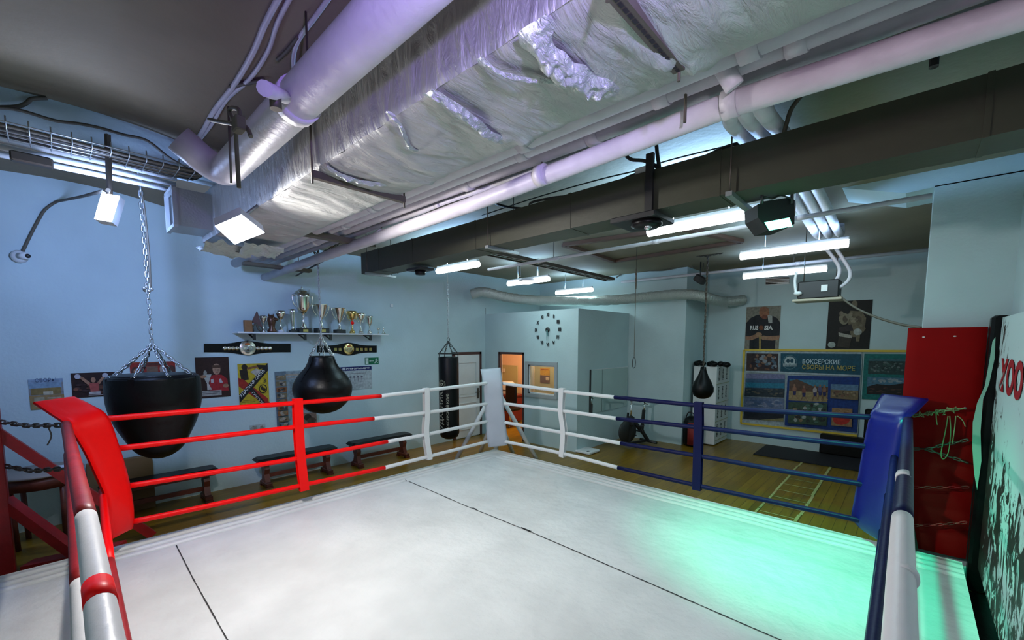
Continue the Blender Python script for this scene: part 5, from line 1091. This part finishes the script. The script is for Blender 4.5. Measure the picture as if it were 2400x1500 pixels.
p.q([(1947, 900), (2012, 902), (2011, 938), (1946, 933)], (.12, .22, .36)); p.q([(1947, 913), (2012, 916), (2011, 938), (1946, 933)], (.22, .15, .08)); p.scat(1948, 914, 2010, 932, 30, [(.1, .07, .05), (.33, .24, .15), (.2, .1, .07)], rnd, .06, .2)
p.q([(1848, 942), (1939, 945), (1937, 998), (1846, 992)], (.05, .09, .06)); p.scat(1849, 944, 1936, 992, 44, [(.3, .2, .12), (.03, .05, .04), (.4, .42, .4), (.03, .03, .03), (.1, .2, .15)], rnd, .08, .1)
p.q([(1950, 956), (1998, 958), (1996, 1001), (1948, 997)], (.36, .2, .1)); p.ell(1972, 983, 20, 13, (.5, .03, .02)); p.scat(1952, 960, 1994, 974, 14, [(.25, .1, .05), (.45, .28, .15)], rnd)
p.b.build('photo_panels', M_PRINT, t)
b = MB()
for a, c_ in (((1745, 820), (2141, 823)), ((1745, 820), (1737, 992)), ((1737, 992), (2009, 1021))): b.bar(W(*a, .015), W(*c_, .015), .04, .05, (1, 0, 0))
b.build('frame', M_YEL, t)
b = MB()
for a, c_ in (((1827, 828), (1825, 872)), ((1748, 872), (2017, 881)), ((1843, 878), (1838, 995)), ((2021, 826), (2010, 1018))): b.bar(W(*a, .026), W(*c_, .026), .004, .035, (1, 0, 0))
b.build('dividers', mat('pale_divider', (.5, .58, .62), .5), t)
o1 = W(1880.5, 852, .05); text('БОКСЕРСКИЕ', 'lettering', mat('light_blue_ink', (.42, .55, .62), .5), o1, uB, nB, width=o1.y-W(1970, 852, .05).y, height=(W(1920, 841, .05)-W(1920, 852, .05)).z, parent=t, bold=.02)
o1 = W(1879.5, 865, .05); text('СБОРЫ НА МОРЕ', 'lettering', mat('olive_gold_ink', (.30, .25, .06), .5), o1, uB, nB, width=o1.y-W(2004, 866, .05).y, height=(W(1940, 854, .05)-W(1940, 865.5, .05)).z, parent=t, bold=.02)
o1 = W(1836, 858.5, .05); text('УДАРНИК', 'lettering', mat('dark_teal_ink', (.01, .08, .12), .5), o1, uB, nB, width=o1.y-W(1866, 858, .05).y, height=.045, parent=t)
p = Pr(); p.slab([(2026, 829), (2138, 830), (2131, 940), (2020, 935)], (.01, .17, .16), .02)
p.q([(2036, 840), (2124, 842), (2122, 879), (2034, 876)], (.03, .06, .06)); p.scat(2038, 846, 2120, 874, 60, [(.05, .1, .09), (.1, .16, .15), (.02, .04, .04), (.16, .2, .2)], rnd, .05, .1); p.q([(2036, 840), (2124, 842), (2124, 847), (2036, 846)], (.05, .14, .17))
p.q([(2033, 883), (2121, 886), (2118, 927), (2031, 923)], (.08, .2, .3)); p.scat(2035, 886, 2118, 898, 20, [(.3, .36, .4), (.1, .2, .28)], rnd, .1, .3); p.q([(2032, 906), (2055, 900), (2085, 903), (2120, 898), (2118, 927), (2031, 923)], (.02, .015, .015)); p.scat(2036, 908, 2116, 922, 20, [(.1, .05, .04), (.02, .02, .02)], rnd)
tag(p.b.build('teal_photo_panel', M_PRINT), 'teal panel with two dark landscape photos beside the pillar', 'panel')
# two posters above the board
p = Pr(); p.slab([(1750, 720), (1831, 716), (1825, 818), (1745, 818)], (.27, .25, .2), .006)
p.q([(1749, 757), (1760, 745), (1775, 738), (1806, 738), (1822, 746), (1829, 757), (1827, 790), (1818, 792), (1816, 818), (1756, 818), (1757, 790), (1747, 790)], (.015, .017, .022)); p.ell(1791, 733, 12, 14, (.36, .15, .08)); p.ell(1791, 725, 11, 6, (.3, .13, .07)); p.ell(1792, 743, 7, 5, (.22, .07, .04))
p.q([(1799, 738), (1810, 740), (1810, 757), (1801, 757)], (.45, .45, .42)); p.q([(1747, 788), (1757, 788), (1783, 780), (1783, 789), (1762, 797), (1748, 797)], (.4, .2, .12)); p.q([(1828, 786), (1818, 787), (1786, 788), (1786, 796), (1810, 798), (1826, 796)], (.42, .22, .13)); p.ell(1778, 784, 8, 5, (.42, .24, .14)); p.ell(1790, 791, 9, 4.5, (.42, .24, .14)); p.rect(1779, 788, 1783, 818, (.42, .3, .1)); p.ell(1784, 768, 5.5, 5.5, (.22, .07, .03))
ob = tag(p.b.build('poster', M_PRINT), 'poster of bald man in black shirt wrapping his hands', 'poster')
for s, x0, x1 in (('RUS', 1758, 1777), ('SIA', 1791, 1811)): o1 = W(x0, 773.5, .03); text(s, 'lettering', M_INKW, o1, uB, nB, width=o1.y-W(x1, 773, .03).y, height=(W(x0, 763, .03)-W(x0, 773, .03)).z, parent=ob, bold=.03)
p = Pr(); p.slab([(1943, 707), (2046, 702), (2037, 818), (1935, 818)], (.012, .010, .008), .006)
tan = (.20, .16, .10); lt = (.34, .29, .20)
p.ell(2003, 713, 7, 9, (.22, .18, .12)); p.q([(1985, 745), (1993, 728), (2020, 730), (2030, 745), (2026, 775), (2010, 790), (1995, 790)], tan); p.ell(2012, 748, 8, 7, (.12, .09, .06)); p.ell(2000, 750, 7, 7, lt); p.ell(1978, 747, 12, 14, (.28, .24, .16)); p.ell(1981, 748, 6, 8, (.12, .09, .06)); p.ell(1990, 741, 8, 6, (.3, .26, .18)); p.ell(1972, 735, 5, 6, (.25, .2, .14)); p.q([(1966, 768), (1995, 760), (2000, 775), (1968, 778)], (.04, .03, .03)); p.q([(1965, 779), (1996, 786), (1996, 793), (1966, 788)], (.45, .42, .36)); p.q([(1966, 789), (1996, 794), (1990, 816), (1962, 812)], (.05, .04, .03)); p.ell(2010, 778, 10, 8, (.45, .47, .44)); p.ell(1949, 808, 9, 7, (.45, .5, .46)); p.q([(2005, 786), (2016, 784), (2014, 800), (2006, 800)], tan)
for a in range(6): p.ell(1995+a*6, 735+a*7, 4, 3, (.16, .13, .08) if a % 2 else (.27, .22, .15))
tag(p.b.build('poster', M_PRINT), 'dark sepia poster of two fighters in gloves', 'poster')
# vent
q = W(1822, 659, .02); t = thing('vent_grille', q, 'dark slotted vent grille high on back wall', 'vent'); b = MB(); b.bar(W(1795, 651), W(1850, 649), .03, .02, (1, 0, 0)); b.bar(W(1795, 667), W(1850, 664), .03, .02, (1, 0, 0)); b.build('frame', M_WHITE, t)
MB().prism([W(1795, 651), W(1850, 649), W(1850, 664), W(1795, 667)], (-.01, 0, 0)).build('backing', M_DARKST, t); b = MB()
for k in range(4): b.bar(W(1795, 653+k*3.5, .015), W(1850, 651+k*3.4, .015), .01, .012, (1, 0, 0))
b.build('slat', M_STEEL, t)
# floor things
b = MB(); b.bb((9.15, .35, .001), (10.2, 2.12, .018)); tag(b.build('floor_mat', mat('black_rubber', (.012, .010, .014), .7)), 'black rubber mat on floor below the poster board', 'mat')
a = P(1921, 1060, 'x', 10.2); b = MB(); b.bb((10.10, -.3, .02), (10.28, a.y, .40), .02); b.bb((10.16, -.3, .4), (10.28, P(2028, 960, 'x', 10.2).y, .95), .02); tag(b.build('wall_cushion', M_BLACK), 'black padded cushion against back wall by the blue corner', 'cushion')
b = MB(); rnd = random.Random(2); z = .004
for y, w_ in ((1.33, .03), (.90, .035)):
    x = 5.55
    while x < 9.1: l_ = rnd.uniform(.3, .7); yy = y+rnd.uniform(-.01, .01); b.quad((x, yy-w_/2, z), (x+l_, yy-w_/2, z), (x+l_, yy+w_/2, z), (x, yy+w_/2, z)); x += l_*rnd.uniform(.96, 1.05)
for k in range(8): x = 5.75+k*.36; b.quad((x, .92, z+.001), (x+.018, .92, z+.001), (x+.02, 1.31, z+.001), (x, 1.31, z+.001))
tag(b.build('floor_tape_ladder', mat('pale_yellow_tape', (.42, .38, .14), .6)), 'worn pale tape ladder stuck on the wooden floor', 'tape')

# ================================================================ hanging units
z0 = P(1900, 700, 'x', 7.0).z; yl, yr = P(1868, 690, 'x', 7.0).y, P(1966, 690, 'x', 7.0).y
t = thing('fan_heater', (7.1, (yl+yr)/2, z0-.03), 'black hanging unit with wide flat base plate near posters', 'heater')
MB().bb((7.0, yr, z0), (7.25, yl, P(1900, 658, 'x', 7).z), .015).build('unit_body', M_BLKM, t)
MB().bb((6.96, yr-.04, z0-.035), (7.3, yl+.05, z0), .008).build('base_plate', mat('pale_wood_plate', (.40, .34, .25), .5), t)
q0, q1 = P(1925, 668, 'x', 6.99), P(1939, 682, 'x', 6.99); MB().bb((6.985, q0.y, q0.z), (7.0, q1.y, q1.z)).build('white_label', M_INKW, t)
MB().tube(catm([P(x, y, 'x', 7.0) for x, y in ((1867, 638), (1863, 660), (1866, 690))], 4), .018, 8).build('white_arm', M_WHITE, t)
b = MB(); b.ball(P(1870, 688, 'x', 6.97), .05, 10, 8, (1, 1, .6)); b.build('white_bracket', M_WHITE, t)
for pts in ([(1934, 580), (1950, 600), (1966, 625), (1966, 645), (1952, 665), (1940, 669)], [(1958, 580), (1978, 610), (1992, 635), (1990, 655), (1970, 672), (1946, 676)]):
    MB().tube(catm([P(x, y, 'x', 7.05) for x, y in pts], 5), .022, 8).build('hose', M_PIPE, t)
for y in (yl-.05, yr+.05): MB().tube([(7.12, y, P(1900, 658, 'x', 7).z), (7.12, y, 3.72)], .006, 6).build('hanger_rod', M_DARKST, t)
tag(MB().tube(catm([P(1963, 690, 'x', 7.05), P(2000, 718, 'x', 6.9), P(2050, 742, 'x', 6.7), P(2110, 760, 'x', 6.3), P(2160, 768, 'x', 6.0)], 6), .014, 8).build('power_cable', M_CABLE), 'brown cable sagging from hanging unit to the pillar', 'cable')
# loudspeaker tray hanging on the grey duct
p0 = P(1500, 515, 'z', 3.10); t = thing('ceiling_speaker', p0, 'black speaker plate clamped under the grey duct', 'speaker')
MB().bb((GX0-.10, p0.y-.16, 3.085), (GX0+.25, p0.y+.20, 3.125), .006).build('plate', M_BLKM, t)
c_ = V((GX0+.03, p0.y-.04, 3.085)); MB().lathe([(.11, 0), (.115, -.03), (.08, -.05), (0, -.05)], c_, n=24).build('cone', M_BLACK, t); MB().ball(c_+V((-.04, -.03, -.05)), .028, 10, 8).build('dust_cap', M_CHROME, t)
q = P(1522, 450, 'x', GX0-.02); MB().bb((GX0-.035, q.y-.028, 3.12), (GX0-.006, q.y+.028, 3.55)).build('bracket', M_BLKM, t)
p0 = P(985, 632, 'z', 3.10); t = thing('ceiling_speaker', p0, 'small dark plate under the far end of grey duct', 'speaker'); MB().box(p0, (.22, .3, .03), None, .005).build('plate', M_BLKM, t); MB().lathe([(.07, 0), (.06, -.05), (0, -.05)], p0-V((0, 0, .015)), n=18).build('cone', M_BLACK, t)
# small black spotlight on the far corner
q = P(1641, 655, 'x', 8.6); t = thing('spotlight', q, 'small black spotlight hanging at the far corner', 'spotlight'); MB().box(q, (.16, .2, .14), Matrix.Rotation(.6, 3, 'X'), .02).build('housing', M_BLKM, t); MB().tube([q, V((q.x, q.y, 3.72))], .012, 6).build('bracket', M_BLKM, t)

# ================================================================ right side: pillar pad, chains, mural
t = thing('pillar_pad', (5.45, -.2, .25), 'tall red padded cushion strapped to the pillar', 'wall pad')
b = MB(); pa, pb = .03, -.47; b.grid(lambda i, j: (5.43-.018*math.sin(min(1, j*1)*PI)**.4+.008*math.cos(i*2.06/.42*2*PI)**8*(1 if i*2.06 < 1.3 else 0), pa+(pb-pa)*j, .25+2.06*i), 90, 14); b.quad((5.43, pa, 2.31), (5.43, pb, 2.31), (5.5, pb, 2.31), (5.5, pa, 2.31)); b.quad((5.43, pa, .25), (5.43, pa, 2.31), (5.5, pa, 2.31), (5.5, pa, .25)); b.build('padding', mat('dark_red_vinyl', (.24, .0, .0), .65, spec=.12, bump=.12, bscale=8, var=.12, vscale=3), t)
for px, py in ((2165, 790), (2238, 788)): q = P(px, py, 'x', 5.41); b = MB(); b.ball(q, .007, 8, 6, (.4, 1.6, .8)); b.build('tear_mark', M_INKW, t)
tag(MB().bb((5.30, -.595, .02), (5.44, -.475, 2.40), .02).build('black_side_pad', M_BLACK), 'black upright padding between red pad and mural', 'wall pad')
CH = 'chains and twine tying the blue corner to pillar'
tag(MB().bb((1.6, -.595, .002), (5.28, -.45, .03)).build('floor_shade_strip', M_BLACK), 'black strip added as shade on floor between canvas and mural', 'strip')  # black strip put in so the floor gap stays dark
def rig(lbl, pts, x, m_, r=.006, ll=.05, twine=False):
    c_ = thing('tension_chain', P(*pts[0], 'x', x), lbl, 'chain', 'chains at the blue corner'); q = [P(*p_, 'x', x) for p_ in pts]
    MB().chain(q, ll, r).build('links', m_, c_); return c_
X5 = 5.36
c_ = rig('top chain wrapped in green twine at the blue corner', [(2140, 975), (2200, 965), (2262, 957)], X5, M_TWINE, .007)
rnd = random.Random(4)
for k in range(7):
    x = 2160+k*13; y = 972-k*2.1; pts = [P(x+rnd.uniform(-7, 7), y+rnd.uniform(-8, 9), 'x', X5-.02+rnd.uniform(-.02, .02)) for _ in range(6)]
    MB().tube(catm(pts, 4), .004, 5).build('twine_knot', M_TWINE, c_)
for pts in ([(2222, 975), (2216, 1010), (2206, 1060), (2210, 1076), (2222, 1062), (2228, 1015), (2226, 975)], [(2240, 975), (2238, 1000), (2232, 1040)], [(2244, 975), (2256, 985), (2263, 1000)], [(2194, 970), (2195, 985), (2197, 996)]):
    MB().tube(catm([P(*p_, 'x', X5-.03) for p_ in pts], 4), .004, 5).build('twine_end', M_TWINE, c_)
MB().ball(P(2262, 957, 'x', X5), .012, 8, 6).build('eye_bolt', M_STEEL, c_)
rig('second chain at the blue corner, upper branch', [(2140, 1052), (2175, 1052), (2215, 1042), (2268, 1031)], X5, M_DARKST)
rig('second chain at the blue corner, lower branch', [(2172, 1053), (2210, 1066), (2240, 1075), (2268, 1085)], X5, M_DARKST)
rig('third chain at the blue corner, against red pad', [(2140, 1142), (2200, 1143), (2270, 1142)], X5, M_REDP, .005)
rig('lowest chain at the blue corner, against red pad', [(2140, 1232), (2200, 1230), (2265, 1224)], X5, M_REDP, .005)
def mural_mat():
    m = bpy.data.materials.new('mural_paint'); m.use_nodes = True; nt = m.node_tree; b = nt.nodes['Principled BSDF']; N = nt.nodes.new; lk = nt.links.new
    tc = N('ShaderNodeTexCoord'); mp = N('ShaderNodeMapping'); mp.inputs['Scale'].default_value = (1.6, 1, 1.0); mp.inputs['Rotation'].default_value = (0, .35, 0); lk(tc.outputs['Object'], mp.inputs[0])
    n = N('ShaderNodeTexNoise'); n.inputs['Scale'].default_value = 4.2; n.inputs['Detail'].default_value = 6; n.inputs['Distortion'].default_value = 1.6; n.inputs['Roughness'].default_value = .62; lk(mp.outputs[0], n.inputs['Vector'])
    sp = N('ShaderNodeSeparateXYZ'); lk(tc.outputs['Object'], sp.inputs[0])
    z = N('ShaderNodeMapRange'); z.inputs[1].default_value = 1.30; z.inputs[2].default_value = .75; z.inputs[3].default_value = -.16; z.inputs[4].default_value = .03; lk(sp.outputs['Z'], z.inputs[0])
    x = N('ShaderNodeMapRange'); x.inputs[1].default_value = .9; x.inputs[2].default_value = 1.35; x.inputs[3].default_value = 0; x.inputs[4].default_value = .2; lk(sp.outputs['X'], x.inputs[0])
    a = N('ShaderNodeMath'); a.operation = 'ADD'; lk(n.outputs['Fac'], a.inputs[0]); lk(z.outputs[0], a.inputs[1])
    a2 = N('ShaderNodeMath'); a2.operation = 'ADD'; lk(a.outputs[0], a2.inputs[0]); lk(x.outputs[0], a2.inputs[1])
    r = N('ShaderNodeValToRGB'); r.color_ramp.elements[0].position = .475; r.color_ramp.elements[1].position = .53; r.color_ramp.elements[0].color = (.55, .68, .68, 1); r.color_ramp.elements[1].color = (.02, .014, .01, 1)
    lk(a2.outputs[0], r.inputs[0]); lk(r.outputs[0], b.inputs['Base Color']); b.inputs['Roughness'].default_value = .6; return m
MX0, MX1, MY = 1.6, 5.28, -.53
b = MB(); b.grid(lambda i, j: (MX0+(MX1-MX0)*i, MY+.0*math.sin(j*5), .26+2.12*j), 20, 20); b.bb((MX0, MY-.06, .26), (MX1, MY-.004, 2.38))
mu = tag(b.build('painted_mural', mural_mat(), org=(4.0, MY, .26)), 'pale mural panel with dark splashed paint and red letters', 'mural')
text('ХОО', 'lettering', mat('crimson_ink', (.35, .006, .012), .5), (5.08, MY+.001, 1.80), (-1, 0, 0), (0, 1, 0), width=.95, height=.26, parent=mu, extrude=.004, bold=.05)
# pale leaf shape at the mural's edge, green light put into its colour
lf = [(2333, 790), (2331, 840), (2318, 900), (2304, 935), (2298, 1010), (2300, 1080), (2290, 1148), (2283, 1110), (2279, 1050), (2280, 990), (2290, 945), (2308, 905), (2318, 850), (2326, 800)]
b = MB(); c0 = [P(x, y, 'y', -.47) for x, y in lf]
zs = [p_.z for p_ in c0]
pts = []
for (x, y) in lf: q = P(x, y, 'x', 5.29); pts.append(V((5.29, q.y, q.z)))
b.prism(pts, V((-.004, 0, 0))); tag(b.build('painted_leaf', mat('greenlit_leaf_paint', (.28, .55, .42), .5)), 'pale leaf shaped patch left of mural, coloured as green lit', 'painted patch')
